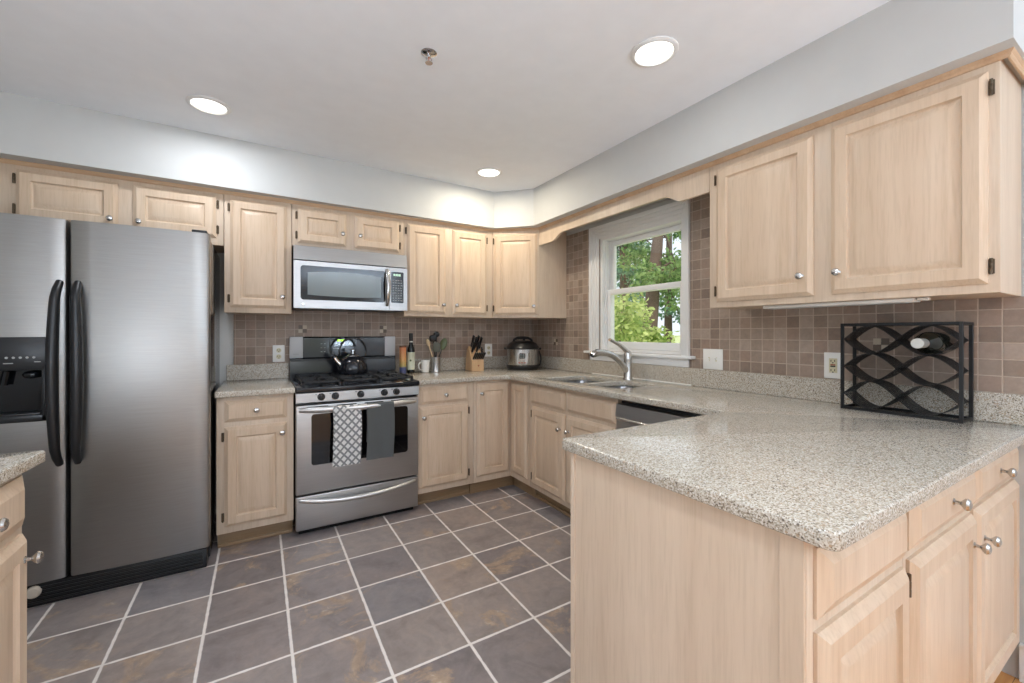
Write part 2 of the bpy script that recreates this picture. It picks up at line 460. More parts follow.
# thin crown moulding under the soffit
def crown(pts):
    prof = [(0, 2.113), (.005, 2.113), (.009, 2.118), (.010, 2.124), (.015, 2.129), (.016, 2.134), (0, 2.134)]
    mb = MB(); n = len(pts); P = [Vector((a, b, 0)) for a, b in pts]; rg = []
    for i in range(n):
        d0 = (P[i] - P[i - 1]).normalized() if i else (P[1] - P[0]).normalized()
        d1 = (P[i + 1] - P[i]).normalized() if i < n - 1 else d0
        n0 = Vector((d0.y, -d0.x, 0)); n1 = Vector((d1.y, -d1.x, 0)); m = (n0 + n1).normalized(); m = m / max(.3, m.dot(n0))
        rg.append([P[i] + m * o + Vector((0, 0, z)) for o, z in prof])
    return mb.rings(rg)
struct(crown([(XL, -.305), (-.61, -.305), (-.305, -.565), (-.305, -3.165), (0, -3.165)]).build('trim_1', 'maple_trim'))

# window
win = bpy.data.objects.new('window_1', None); COL.objects.link(win); win.location = (0, -1.37, 1.1); struct(win)
def wmb(): return MB()
def wfin(mb, name, mat):
    bmesh.ops.translate(mb.bm, verts=mb.bm.verts[:], vec=-Vector(win.location)); return struct(mb.build(name, mat, win))
c = wmb()      # moulded casing
CY0, CY1, CZ1 = -1.806, -.872, 2.095
for (o0, o1, t) in ((0, .028, .026), (.028, .055, .020), (.055, .082, .016), (.082, .105, .012)):
    c.box(-t, -.004, CY1 - o1, CY1 - o0, 1.095, CZ1 - o0, .003); 
    c.box(-t, -.004, CY0 + o0 * .62, CY0 + o1 * .62, 1.095, CZ1 - o0, .003)
    c.box(-t, -.004, CY0 + o1 * .62, CY1 - o1, CZ1 - o1, CZ1 - o0, .003)
wfin(c, 'casing', 'white_trim')
c = wmb()
c.box(0, .13, WY1 - .022, WY1, WZ0, WZ1); c.box(0, .13, WY0, WY0 + .022, WZ0, WZ1); c.box(0, .13, WY0 + .022, WY1 - .022, WZ1 - .022, WZ1); c.box(0, .13, WY0 + .022, WY1 - .022, WZ0, WZ0 + .02)
c.box(.025, .038, WY1 - .034, WY1 - .022, WZ0 + .02, WZ1 - .022); c.box(.0725, .0775, WY1 - .034, WY1 - .022, WZ0 + .02, WZ1 - .022)
wfin(c, 'jamb', 'white_trim')
c = wmb(); c.box(-.05, .03, -1.845, -.832, 1.078, 1.098, .006); wfin(c, 'sill', 'white_trim')
c = wmb(); c.box(-.022, -.004, -1.80, -.88, 1.024, 1.078, .004); c.box(-.028, -.004, -1.80, -.88, 1.062, 1.078, .003); wfin(c, 'apron', 'white_trim')
def sash(x0, x1, z0, z1, nm, bot):
    y0, y1 = WY0 + .022, WY1 - .0225; s_ = .045
    c = wmb(); c.box(x0, x1, y0, y0 + s_, z0, z1, .004); c.box(x0, x1, y1 - s_, y1, z0, z1, .004)
    c.box(x0 + .001, x1 - .001, y0 + s_ - .003, y1 - s_ + .003, z1 - .04, z1 - .001, .003); c.box(x0 + .001, x1 - .001, y0 + s_ - .003, y1 - s_ + .003, z0 + .001, z0 + bot, .003)
    f = wfin(c, nm, 'white_trim')
    g = wmb(); xm = (x0 + x1) / 2; g.box(xm - .002, xm + .002, y0 + s_ - .004, y1 - s_ + .004, z0 + bot - .004, z1 - .036)
    p = wfin(g, 'pane', 'window_glass'); p.parent = f
sash(.078, .11, 1.545, WZ1 - .022, 'upper_sash', .04)
sash(.04, .072, WZ0 + .02, 1.585, 'lower_sash', .055)

# ------------------------------------------------------------------ cabinets
KNOB = [(.009, 0), (.009, .003), (.005, .006), (.0045, .014), (.008, .018), (.0140, .023), (.0155, .028), (.0125, .033), (.006, .0355), (0, .036)]
DOOR = [(0, -.007), (.002, -.008), (.014, -.0185), (.018, -.0205), (.056, -.0205), (.0585, -.0135), (.0615, -.0100), (.066, -.0092), (.088, -.0190), (.092, -.0200)]
DRAWER = [(0, -.006), (.002, -.007), (.018, -.0175), (.022, -.0205)]
DRAWER_BIG = [(0, -.006), (.002, -.007), (.026, -.0185), (.030, -.0205)]
def knob(parent, x, z, y=-.0185):
    return MB().lathe(KNOB, (0, 0, 0), (0, -1, 0), 18).build('knob', 'nickel', parent).__setattr__('location', (x, y, z))
def hinge(parent, x, z):
    mb = MB(); mb.box(-.007, .007, -.004, .0, -.024, .024, .001, 1)
    mb.lathe([(.0045, -.026), (.0045, -.009), (.0038, -.008), (.0045, -.007), (.0045, .009), (.0038, .010), (.0045, .011), (.0045, .026)], (0, -.008, 0), (0, 0, 1), 10)
    o = mb.build('hinge', 'bronze_hinge', parent); o.location = (x, 0, z); return o
def door(parent, x0, x1, z0, z1, hside=None, kn=None, name='door', loops=None, yoff=0, rot=0, base=None):
    w, h = x1 - x0, z1 - z0
    o = MB().panel(0, w, 0, h, loops or DOOR).build(name, 'maple', parent, ang=20)
    if base is None: o.location = (x0, yoff, z0)
    else: o.location = base
    o.rotation_euler = (0, 0, rot)
    if kn: knob(o, kn[0] if kn[0] >= 0 else w + kn[0], kn[1] if kn[1] >= 0 else h + kn[1])
    if hside:
        d = .055 if h > .4 else .05
        hx = -.007 if hside == 'L' else w + .007
        for z in (d, h - d): hinge(o, hx, z)
    return o
def cabinet(label, loc, rz, w, depth, z0, z1, cat='cabinet', name='wall_cabinet', group=None, low=None):
    t = thing(name, label, cat, (loc[0], loc[1], z0 if z0 > .2 else 0), rz, group)
    t['_z'] = 0.0
    zo = t.location.z
    mb = MB(); mb.box(.001, w - .001, .019, depth, z0 - zo, (low or z1) - zo, .001, 1)
    if low:
        for xa, xb in ((.001, .018), (w - .018, w - .001)): mb.box(xa, xb, .02, depth, low - zo, z1 - zo)
    mb.build('carcass', 'maple_flat', t)
    fr = MB(); fr.box(0.0005, w - .0005, 0, .0195, z0 - zo, z1 - zo, .002, 2); fr.build('face_frame', 'maple_flat', t)
    del t['_z']
    return t
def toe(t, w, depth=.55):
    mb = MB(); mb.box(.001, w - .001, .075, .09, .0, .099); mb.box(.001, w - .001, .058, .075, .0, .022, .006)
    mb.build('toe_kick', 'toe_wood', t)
R90 = -PI / 2
UZ, UT, UD = 1.372, 2.132, .297
zr = lambda z: z - UZ
# above the refrigerator
ZF = 1.79
t = cabinet('pale maple wall cabinet with two short doors directly above the refrigerator', (-3.505, -.305), 0, .977, UD, ZF, UT)
door(t, .088, .483, .045, .302, 'L', (-.028, .045)); door(t, .547, .939, .045, .302, 'R', (.03, .045))
# between refrigerator and microwave
t = cabinet('pale maple wall cabinet with one tall door, between refrigerator and microwave', (-2.526, -.305), 0, .376, UD, UZ, UT)
door(t, .031, .346, zr(1.405), zr(2.090), 'L', (-.026, .075))
# above the microwave
t = cabinet('shallow pale maple wall cabinet with two small doors, right above the microwave', (-2.148, -.305), 0, .762, UD, 1.832, UT)
door(t, .034, .345, .024, .258, 'L', (-.028, .085)); door(t, .401, .724, .024, .258, 'R', (.035, .085))
# right of the microwave
t = cabinet('pale maple wall cabinet with two tall narrow doors, right of the microwave', (-1.384, -.305), 0, .773, UD, UZ, UT)
door(t, .021, .336, zr(1.398), zr(2.085), 'L', (-.026, .07)); door(t, .397, .708, zr(1.398), zr(2.085), 'R', (.026, .07))
# diagonal corner
CX0, CY0_, CX1, CY1_ = -.609, -.305, -.305, -.563
dl = math.hypot(CX1 - CX0, CY1_ - CY0_); da = math.atan2(CY1_ - CY0_, CX1 - CX0)
t = thing('wall_cabinet', 'pale maple corner wall cabinet with one diagonal door, above the pressure cooker', 'cabinet', (CX0, CY0_, UZ), da)
inv = Matrix.Rotation(-da, 4, 'Z')
P = [inv @ Vector((a - CX0, b - CY0_, 0)) for a, b in ((CX0 + .001, -.010), (-.010, -.010), (-.010, CY1_ + .001), (CX1, CY1_ + .001), (CX0 + .001, CY0_))]
MB().prism([(p.x, p.y + (.001 if i in (3, 4) else 0)) for i, p in enumerate(P)], lambda a, b, q: (a, b, q), 0, UT - UZ).build('carcass', 'maple_flat', t)
MB().box(.001, dl - .001, -.004, .004, 0, UT - UZ, .002).build('face_frame', 'maple_flat', t)
door(t, .014, dl - .014, zr(1.398), zr(2.085), 'L', (-.026, .07), yoff=-.004)
# right wall cabinet
t = cabinet('large pale maple wall cabinet with two doors on the window wall, above the wine rack', (-.305, -2.138), R90, 1.012, UD, UZ, UT)
door(t, .043, .486, zr(1.402), zr(2.086), 'L', (-.040, .085)); door(t, .551, .987, zr(1.402), zr(2.090), 'R', (.030, .085))
# valance over the window: scalloped lower edge
t = thing('valance', 'scalloped pale maple valance board bridging the cabinets above the window', 'valance', (-.305, -.565, 1.985), R90)
L_ = 1.572; zz = UT - 1.985
low = [(0, 0)]
for i in range(0, 13): q = i / 12; low.append((.17 + .15 * q, .052 * (.5 - .5 * math.cos(PI * q))))
for i in range(0, 13): q = i / 12; low.append((L_ - .30 + .13 * q, .052 * (.5 + .5 * math.cos(PI * q))))
low.append((L_, 0))
poly = low + [(L_, zz), (0, zz)]
MB().prism(poly, lambda a, b, q: (a, q, b), .0, .019).build('board', 'maple_trim' if 0 else 'maple_flat', t)

BZ, BT = .10, .879
def base(label, loc, rz, w, depth=.60, group=None, tk=True, low=None):
    t = cabinet(label, loc, rz, w, depth, BZ, BT, name='base_cabinet', group=group, low=low)
    if tk: toe(t, w)
    return t
t = base('pale maple base cabinet with one drawer and one door, between refrigerator and range', (-2.545, -.61), 0, .388)
door(t, .038, .352, .733, .855, None, (.157, .061), 'drawer', DRAWER); door(t, .038, .352, .140, .706, 'L', (-.026, -.058))
t = base('pale maple base cabinet with one drawer and one door, just right of the range', (-1.382, -.61), 0, .437)
door(t, .017, .393, .733, .855, None, (.188, .061), 'drawer', DRAWER); door(t, .013, .393, .140, .716, 'R', (.026, -.075))
# corner base: two doors meeting at a right angle
t = thing('base_cabinet', 'pale maple corner base cabinet with two narrow doors meeting at a right angle', 'cabinet', (-.61, -.61, 0))
poly = [(-.333, .001), (-.333, .60), (.60, .60), (.60, -.263), (.001, -.263), (.001, .001)]
MB().prism(poly, lambda a, b, q: (a, b, q), BZ, BT).build('carcass', 'maple_flat', t)
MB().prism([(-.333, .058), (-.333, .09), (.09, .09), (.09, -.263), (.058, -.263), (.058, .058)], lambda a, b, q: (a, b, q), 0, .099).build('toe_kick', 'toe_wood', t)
door(t, -.307, -.024, .145, .855, None, (.030, -.075))
door(t, 0, .219, .145, .855, None, None, base=(0, -.024, .145), rot=R90)
# sink base
t = base('pale maple sink base cabinet with two false drawer fronts, under the window', (-.61, -.875), R90, .907, low=.66)
door(t, .040, .437, .728, .853, None, None, 'drawer', DRAWER); door(t, .461, .897, .728, .853, None, None, 'drawer', DRAWER)
door(t, .048, .437, .135, .705, 'L', (-.035, -.10)); door(t, .461, .880, .135, .705, 'R', (.030, -.10))
# peninsula
t = base('pale maple peninsula end cabinet nearest the camera, with knobless drawer front and plain side panel', (-1.507, -3.13), 0, .447, .645)
door(t, .022, .432, .730, .858, None, None, 'drawer', DRAWER_BIG); door(t, .022, .432, .14, .706, None, None)
mb = MB(); mb.box(-.006, .0015, .0, .645, .0, BT, .001, 1); mb.box(-.011, -.006, .0, .042, .0, BT, .001, 1); mb.box(-.011, -.006, .627, .645, .0, BT, .001, 1)
mb.build('end_panel', 'maple_flat', t)
t = base('pale maple peninsula cabinet with two drawers and two doors beside the white wall', (-1.059, -3.13), 0, 1.055, .645)
door(t, .016, .508, .735, .858, None, (.262, .066), 'drawer', DRAWER_BIG); door(t, .522, 1.03, .735, .858, None, (.235, .066), 'drawer', DRAWER_BIG)
door(t, .016, .508, .14, .714, 'L', (-.045, -.075)); door(t, .522, 1.03, .14, .722, 'R', (.048, -.09))
# foreground cabinet at the left edge (front faces +x)
t = base('pale maple base cabinet in the left foreground, drawer over door, in front of the refrigerator', (-2.884, -2.325), PI / 2, .48, .62)
door(t, .04, .462, .728, .862, None, (.21, .075), 'drawer', DRAWER_BIG); door(t, .04, .462, .14, .706, 'L', (-.03, -.06))

# ------------------------------------------------------------------ countertops
def rounded(pts, rad, n=6):
    out = []; N = len(pts)
    for i, p in enumerate(pts):
        r = rad[i] if isinstance(rad, (list, tuple)) else rad
        p = Vector(p).to_2d(); a = Vector(pts[i - 1]).to_2d(); b = Vector(pts[(i + 1) % N]).to_2d()
        if r <= 0: out.append((p.x, p.y)); continue
        u = (a - p).normalized(); v = (b - p).normalized()
        half = math.acos(max(-1, min(1, u.dot(v)))) / 2; d = r / math.tan(half)
        c = p + (u + v).normalized() * (r / math.sin(half)); s0 = p + u * d; s1 = p + v * d
        a0 = math.atan2(s0.y - c.y, s0.x - c.x); a1 = math.atan2(s1.y - c.y, s1.x - c.x)
        da_ = (a1 - a0 + PI) % (2 * PI) - PI
        for k in range(n + 1): out.append((c.x + r * math.cos(a0 + da_ * k / n), c.y + r * math.sin(a0 + da_ * k / n)))
    return out
def slab(name, outlines, z0, z1, mat, parent, bev=.006):
    cu = bpy.data.curves.new(name, 'CURVE'); cu.dimensions = '2D'; cu.fill_mode = 'BOTH'
    cu.extrude = (z1 - z0) / 2 - bev; cu.bevel_depth = bev; cu.bevel_resolution = 2; cu.offset = -bev
    for pl in outlines:
        sp = cu.splines.new('POLY'); sp.points.add(len(pl) - 1); sp.use_cyclic_u = True
        for p, q in zip(sp.points, pl): p.co = (q[0], q[1], 0, 1)
    tmp = bpy.data.objects.new(name, cu); COL.objects.link(tmp)
    dg = bpy.context.evaluated_depsgraph_get(); dg.update()
    me = bpy.data.meshes.new_from_object(tmp.evaluated_get(dg))
    bpy.data.objects.remove(tmp); bpy.data.curves.remove(cu)
    me.name = name; me.materials.clear(); me.materials.append(M[mat])
    bm = bmesh.new(); bm.from_mesh(me); bmesh.ops.remove_doubles(bm, verts=bm.verts[:], dist=1e-5); bmesh.ops.recalc_face_normals(bm, faces=bm.faces[:])
    bmesh.ops.translate(bm, verts=bm.verts[:], vec=(0, 0, (z0 + z1) / 2)); bm.to_mesh(me); bm.free()
    for p in me.polygons: p.use_smooth = True
    me.set_sharp_from_angle(angle=math.radians(30))
    o = bpy.data.objects.new(name, me); COL.objects.link(o)
    if parent is not None: o.parent = parent
    return o
CT0, CT1 = .880, .914
ctop = thing('countertop', 'long speckled granite countertop wrapping the corner and peninsula', 'countertop', (0, 0, 0))
outer = rounded([(-1.383, -.009), (-.009, -.009), (-.009, -3.185), (-1.532, -3.185), (-1.532, -2.45), (-.662, -2.45), (-.662, -.662), (-1.383, -.662)], [0, 0, 0, .022, .02, .02, .06, .0])
hole1 = rounded([(-.18, -.99), (-.18, -1.375), (-.565, -1.375), (-.565, -.99)], .06)
hole2 = rounded([(-.18, -1.41), (-.18, -1.71), (-.535, -1.71), (-.535, -1.41)], .06)
slab('worktop', [outer, hole1, hole2], CT0, CT1, 'granite', ctop)
MB().box(-1.383, -.029, -.029, -.009, CT1, 1.022, .002, 1).build('upstand', 'granite', ctop)
MB().box(-.029, -.009, -3.185, -.009, CT1, 1.022, .002, 1).build('upstand', 'granite', ctop)
cb = MB().box(-.037, -.029, -1.83, -.92, CT1 - .0005, CT1 + .007, .002, 1).build('caulk_bead', 'caulk', ctop); cb['label'] = 'white caulk bead'
ct2 = thing('countertop', 'short speckled granite countertop between refrigerator and range', 'countertop', (0, 0, 0))
slab('worktop', [[(-2.548, -.009), (-2.153, -.009), (-2.153, -.662), (-2.548, -.662)]], CT0, CT1, 'granite', ct2)
MB().box(-2.53, -2.153, -.029, -.009, CT1, 1.022, .002, 1).build('upstand', 'granite', ct2)
ct3 = tag(slab('countertop', [rounded([(-3.515, -1.808), (-2.848, -1.808), (-2.874, -2.36), (-3.515, -2.36)], [0, .012, .012, 0])], CT0, CT1, 'granite', None), 'speckled granite countertop on the left foreground cabinet', 'countertop')

# ------------------------------------------------------------------ sink and faucet
sink = thing('sink', 'double bowl stainless undermount sink below the window', 'sink', (-.37, -1.35, .70))
def bowl(x0, x1, y0, y1, dp):
    mb = MB(); zt = CT0 - .001; rg = []
    def rr(i, z, r): return [Vector((a, b, z)) for a, b in rounded([(x0 + i, y0 + i), (x1 - i, y0 + i), (x1 - i, y1 - i), (x0 + i, y1 - i)], r)]
    for i, z, r in ((-.015, zt - .003, .07), (-.015, zt, .07), (.004, zt, .06), (.006, zt - .006, .06), (.012, zt - dp + .04, .055), (.03, zt - dp + .006, .05), (.06, zt - dp, .04)): rg.append(rr(i, z, r))
    mb.rings(rg, cap=(False, True))
    return mb.build('bowl', 'sink_steel', sink, None)
for args in ((-.565, -.18, -1.375, -.99, .20), (-.535, -.18, -1.71, -1.41, .17)):
    o = bowl(*args); o.location = (.37, 1.35, -.70)
    q = MB().lathe([(.045, 0), (.045, .002), (.04, .004), (.03, .001), (0, .0005)], ((args[0] + args[1]) / 2 + .37 - .37, (args[2] + args[3]) / 2, CT0 - .001 - args[4]), n=20).build('drain', 'nickel', o)
fx, fy = -.115, -1.385
fa = thing('faucet', 'stainless single lever pull-out faucet behind the sink', 'faucet', (fx, fy, CT1), 0)
MB().lathe([(.034, 0), (.034, .006), (.029, .014), (.027, .14), (.0275, .142), (.0275, .147), (.027, .149), (.026, .185), (.020, .198), (0, .202)], n=24).build('body', 'nickel', fa)
lev = MB().tube([(0, 0, .19), (-.03, .004, .215), (-.08, .01, .25), (-.155, .02, .283)], [.016, .013, .012, .010], 10, 1.7).build('lever', 'nickel', fa)
sp_ = MB().tube([(-.005, 0, .055), (-.03, 0, .085), (-.08, 0, .135), (-.14, 0, .172), (-.20, 0, .192), (-.26, 0, .197), (-.30, 0, .192)], [.022, .022, .021, .021, .022, .023, .023], 14)
o = sp_.build('spout', 'nickel', fa)
sh = MB().tube([(-.298, 0, .1925), (-.325, 0, .187), (-.335, 0, .180)], [.0235, .0235, .018], 14).build('spray_head', 'nickel', o)
MB().box(-.30, -.245, -.008, .008, .212, .219, .003).build('spray_button', 'black_plastic', o)

# ------------------------------------------------------------------ boolean helper (mesh is baked, the cutter is removed)
def cut(o, mb):
    c = mb.build('cutter', 'dark_void'); 
    if o.parent: c.matrix_world = o.parent.matrix_world.copy()
    md = o.modifiers.new('b', 'BOOLEAN'); md.operation = 'DIFFERENCE'; md.object = c; md.solver = 'EXACT'
    dg = bpy.context.evaluated_depsgraph_get(); dg.update()
    me = bpy.data.meshes.new_from_object(o.evaluated_get(dg)); o.modifiers.clear(); nm = o.data.name; o.data = me; me.name = nm
    bpy.data.objects.remove(c)
    for p in me.polygons: p.use_smooth = True
    me.set_sharp_from_angle(angle=math.radians(35))

# ------------------------------------------------------------------ refrigerator
fr = thing('refrigerator', 'stainless side by side refrigerator with black handles and ice dispenser', 'refrigerator', (0, 0, 0))
FXL, FXS, FXR = -3.468, -3.100, -2.563
MB().box(FXL, FXR - .003, -.685, -.05, .02, 1.752, .006).build('body', 'black_enamel', fr)
def fdoor(x0, x1, nm):
    pts = [(x0, -.69), (x0, -.742), (x0 + .004, -.752), (x0 + .014, -.758)]
    for i in range(1, 8): q = i / 8; pts.append((x0 + .014 + (x1 - x0 - .028) * q, -.758 - .008 * math.sin(PI * q)))
    pts += [(x1 - .014, -.758), (x1 - .004, -.752), (x1, -.742), (x1, -.69)]
    mb = MB(); rg = []
    for z, sc in ((.106, .985), (.112, 1), (1.764, 1), (1.770, .985)):
        cx = (x0 + x1) / 2; rg.append([Vector((cx + (a - cx) * (1 - (1 - sc) * .3), -.69 + (b + .69) * sc, z)) for a, b in pts])
    return mb.rings(rg).build(nm, 'stainless_fridge', fr)
fz = fdoor(FXL, FXS - .005, 'freezer_door'); fd = fdoor(FXS + .005, FXR, 'refrigerator_door')
DX0, DX1, DZ0, DZ1 = -3.425, -3.167, .842, 1.224
cut(fz, MB().box(DX0 + .012, DX1 - .012, -.80, -.70, DZ0 + .012, DZ1 - .012))
dp = MB()
dp.box(DX0, DX1, -.7675, -.755, 1.075, DZ1, .003); dp.box(DX0, DX0 + .016, -.7675, -.755, DZ0, 1.08, .003); dp.box(DX1 - .016, DX1, -.7675, -.755, DZ0, 1.08, .003)
dp.box(DX0, DX1, -.7675, -.755, DZ0, DZ0 + .03, .003)
dpo = dp.build('ice_dispenser', 'black_plastic', fz)
q = MB(); q.box(DX0 + .013, DX1 - .013, -.712, -.702, DZ0 + .02, 1.20); q.box(DX0 + .013, DX0 + .017, -.76, -.705, DZ0 + .02, 1.08); q.box(DX1 - .017, DX1 - .013, -.76, -.705, DZ0 + .02, 1.08)
q.build('recess', 'black_gloss', dpo)
q = MB(); q.box(DX0 + .02, DX1 - .02, -.764, -.712, DZ0 + .028, DZ0 + .04, .003); q.build('drip_tray', 'black_plastic', dpo)
q = MB(); q.sphere((-3.225, -.735, 1.052), .028, .02, .018); q.build('spigot', 'black_gloss', dpo)
q = MB(); q.tube([(-3.30, -.735, 1.07), (-3.31, -.735, 1.01)], .014, 10); q.build('ice_chute', 'black_gloss', dpo)
q = MB()
for k in range(5): q.lathe([(.005, 0), (.005, .002), (0, .002)], (-3.29 + k * .021, -.7675, 1.132), (0, -1, 0), 10)
q.box(-3.30, -3.27, -.7685, -.767, 1.105, 1.109); q.box(-3.205, -3.185, -.7685, -.767, 1.110, 1.114)
q.build('buttons', 'grey_print', dpo)
def fhandle(xc, s_, par):
    pts, rs = [], []
    n = 22; z0, z1 = .636, 1.478
    for i in range(n + 1):
        t_ = i / n; e = min(1, min(t_, 1 - t_) / .10); e = math.sin(e * PI / 2)
        bow = math.sin(PI * t_)
        pts.append((xc + s_ * (.006 + .010 * bow), -.752 - .046 * e - .008 * bow, z0 + (z1 - z0) * t_)); rs.append(.0155 + .0085 * bow ** .6)
    MB().tube(pts, rs, 14, .9).build('handle', 'black_plastic', par)
fhandle(-3.122, -1, fz); fhandle(-3.073, 1, fd)
g = MB(); g.box(FXL + .004, FXR - .012, -.757, -.60, .002, .100, .004)
for k in range(5): g.box(FXL + .02, FXR - .03, -.765, -.757, .018 + k * .016, .026 + k * .016, .002, 1)
g = g.build('base_grille', 'black_plastic', fr)
MB().lathe([(.026, 0), (.026, .012), (.02, .02), (0, .022)], (-3.208, -.760, .074), (0, -1, 0), 18).build('filter_knob', 'beige_plastic', g)
MB().box(-2.64, -2.575, -.752, -.66, 1.7705, 1.785, .004).build('hinge_cover', 'black_plastic', fr)
MB().box(FXL + .01, FXL + .075, -.752, -.66, 1.7705, 1.785, .004).build('hinge_cover', 'black_plastic', fr)

# ------------------------------------------------------------------ range
rg_ = thing('range', 'stainless gas range with black cooktop and five knobs', 'stove', (0, 0, 0))
RX0, RX1 = -2.148, -1.388; RXC = (RX0 + RX1) / 2
MB().box(RX0 + .002, RX1 - .002, -.612, -.03, .025, .868, .003).build('body', 'black_enamel', rg_)
MB().box(RX0 + .02, RX1 - .02, -.60, -.50, .0, .03).build('plinth', 'dark_void', rg_)
dw = MB().box(RX0, RX1, -.648, -.613, .036, .243, .006, 3).build('drawer', 'stainless', rg_)
od = MB().box(RX0, RX1, -.655, -.613, .256, .800, .006, 3).build('oven_door', 'stainless', rg_)
wpts = rounded([(RX0 + .085, .428), (RX1 - .075, .428), (RX1 - .075, .742), (RX0 + .085, .742)], .018)
MB().prism(wpts, lambda a, b, q: (a, q, b), -.6565, -.650).build('window', 'oven_glass', od)
q = MB()
for k in range(4): q.box(RX0 + .06 + k * .17, RX0 + .18 + k * .17, -.6565, -.654, .783, .790)
q.build('vent_slots', 'dark_void', od)
def bow_handle(z, par, y0=-.655, depth=.060, r=.019, sag=0.0):
    pts = []; n = 26; rs = []
    for i in range(n + 1):
        t_ = i / n; e = 1 - abs(2 * t_ - 1) ** 2.2
        pts.append((RX0 + .02 + (RX1 - RX0 - .04) * t_, y0 - depth * e + .004, z - sag * e)); rs.append(r * (.7 + .3 * min(1, e * 3)))
    return MB().tube(pts, rs, 14, 1.0).build('handle', 'satin_steel', par)
bow_handle(.772, od); bow_handle(.220, dw, -.648, .055, .0145, .022)
cp = MB(); cp.prism([(-.613, .812), (-.655, .812), (-.664, .818), (-.661, .874), (-.613, .878)], lambda a, b, q: (q, a, b), RX0, RX1)
cp = cp.build('control_panel', 'stainless', rg_)
for x in (-2.008, -1.927, -1.774, -1.624, -1.544):
    mb = MB(); mb.lathe([(.022, 0), (.022, .006), (.019, .010), (.018, .028), (.015, .031), (0, .031)], (x, -.661, .847), (0, -1, 0), 22)
    mb.box(x - .004, x + .004, -.701, -.690, .832, .863, .002)
    mb.build('knob', 'black_plastic', cp)
    mk = MB().box(x - .034, x - .024, -.6645, -.662, .862, .866).build('marking', 'slot_dark', cp)
ck = MB(); ck.box(RX0 - .002, RX1 + .002, -.683, -.075, .880, .912, .008, 3)
ck = ck.build('cooktop', 'black_enamel', rg_)
# burners and grates
for (x, y, r) in ((-1.99, -.50, .045), (-1.99, -.22, .035), (-1.768, -.36, .05), (-1.545, -.50, .04), (-1.545, -.22, .045)):
    MB().lathe([(r + .014, 0), (r + .014, .006), (r, .009), (r, .017), (r - .006, .021), (0, .022)], (x, y, .9115), n=22).build('burner', 'cast_iron', ck)
def grate(x0, x1):
    mb = MB(); z0, z1 = .930, .944; y0, y1 = -.645, -.105; bw = .007
    for x in (x0, x1 - 2 * bw): mb.box(x, x + 2 * bw, y0, y1, z0, z1, .002, 1)
    for y in (y0, y1 - 2 * bw, (y0 + y1) / 2 - bw): mb.box(x0, x1, y, y + 2 * bw, z0, z1, .002, 1)
    xm = (x0 + x1) / 2
    for yc in (-.50, -.22):
        mb.box(xm - bw, xm + bw, yc - .11, yc - .035, z0, z1, .002, 1); mb.box(xm - bw, xm + bw, yc + .035, yc + .11, z0, z1, .002, 1)
        mb.box(x0, xm - .035, yc - bw, yc + bw, z0, z1, .002, 1); mb.box(xm + .035, x1, yc - bw, yc + bw, z0, z1, .002, 1)
    for x in (x0 + bw, x1 - bw):
        for y in (y0 + bw, y1 - bw, (y0 + y1) / 2): mb.box(x - .007, x + .007, y - .007, y + .007, .9115, z0 + .002)
    return mb.build('grate', 'cast_iron', rg_)
grate(-2.115, -1.889); grate(-1.882, -1.654); grate(-1.647, -1.421)
bgp = MB(); bgp.prism([(-.03, .90), (-.085, .90), (-.080, 1.05), (-.066, 1.062), (-.066, 1.205), (-.055, 1.214), (-.03, 1.214)], lambda a, b, q: (q, a, b), RX0, RX1)
bgp.box(RX0 + .001, RX1 - .001, -.0825, -.07, 1.035, 1.047, .002, 1)
bgp = bgp.build('backguard', 'black_enamel', rg_)
for x0, x1 in ((RX0 - .001, RX0 + .085), (RX1 - .083, RX1 + .001)): MB().box(x0, x1, -.073, -.035, 1.058, 1.2145, .004).build('end_cap', 'silver_plastic', bgp)
MB().box(RX0 + .02, RX0 + .058, -.0745, -.0725, 1.085, 1.091).build('badge', 'grey_print', bgp)
dsp = MB().box(RXC - .115, RXC + .075, -.0675, -.064, 1.14, 1.20, .002, 1).build('clock', 'black_gloss', bgp)
q = MB()
for x in (-.058, -.046, -.030, -.018):
    q.box(RXC + x, RXC + x + .009, -.0685, -.067, 1.178, 1.192, .001, 1)
q.build('digits', 'clock_digits', dsp)
q = MB(); q.box(RXC - .09, RXC - .04, -.0675, -.0655, 1.122, 1.126); 
for r_ in range(3):
    for c_ in range(2): q.box(RXC - .175 + c_ * .022, RXC - .165 + c_ * .022, -.0675, -.0655, 1.10 + r_ * .03, 1.103 + r_ * .03)
q.build('button_print', 'grey_print', bgp)

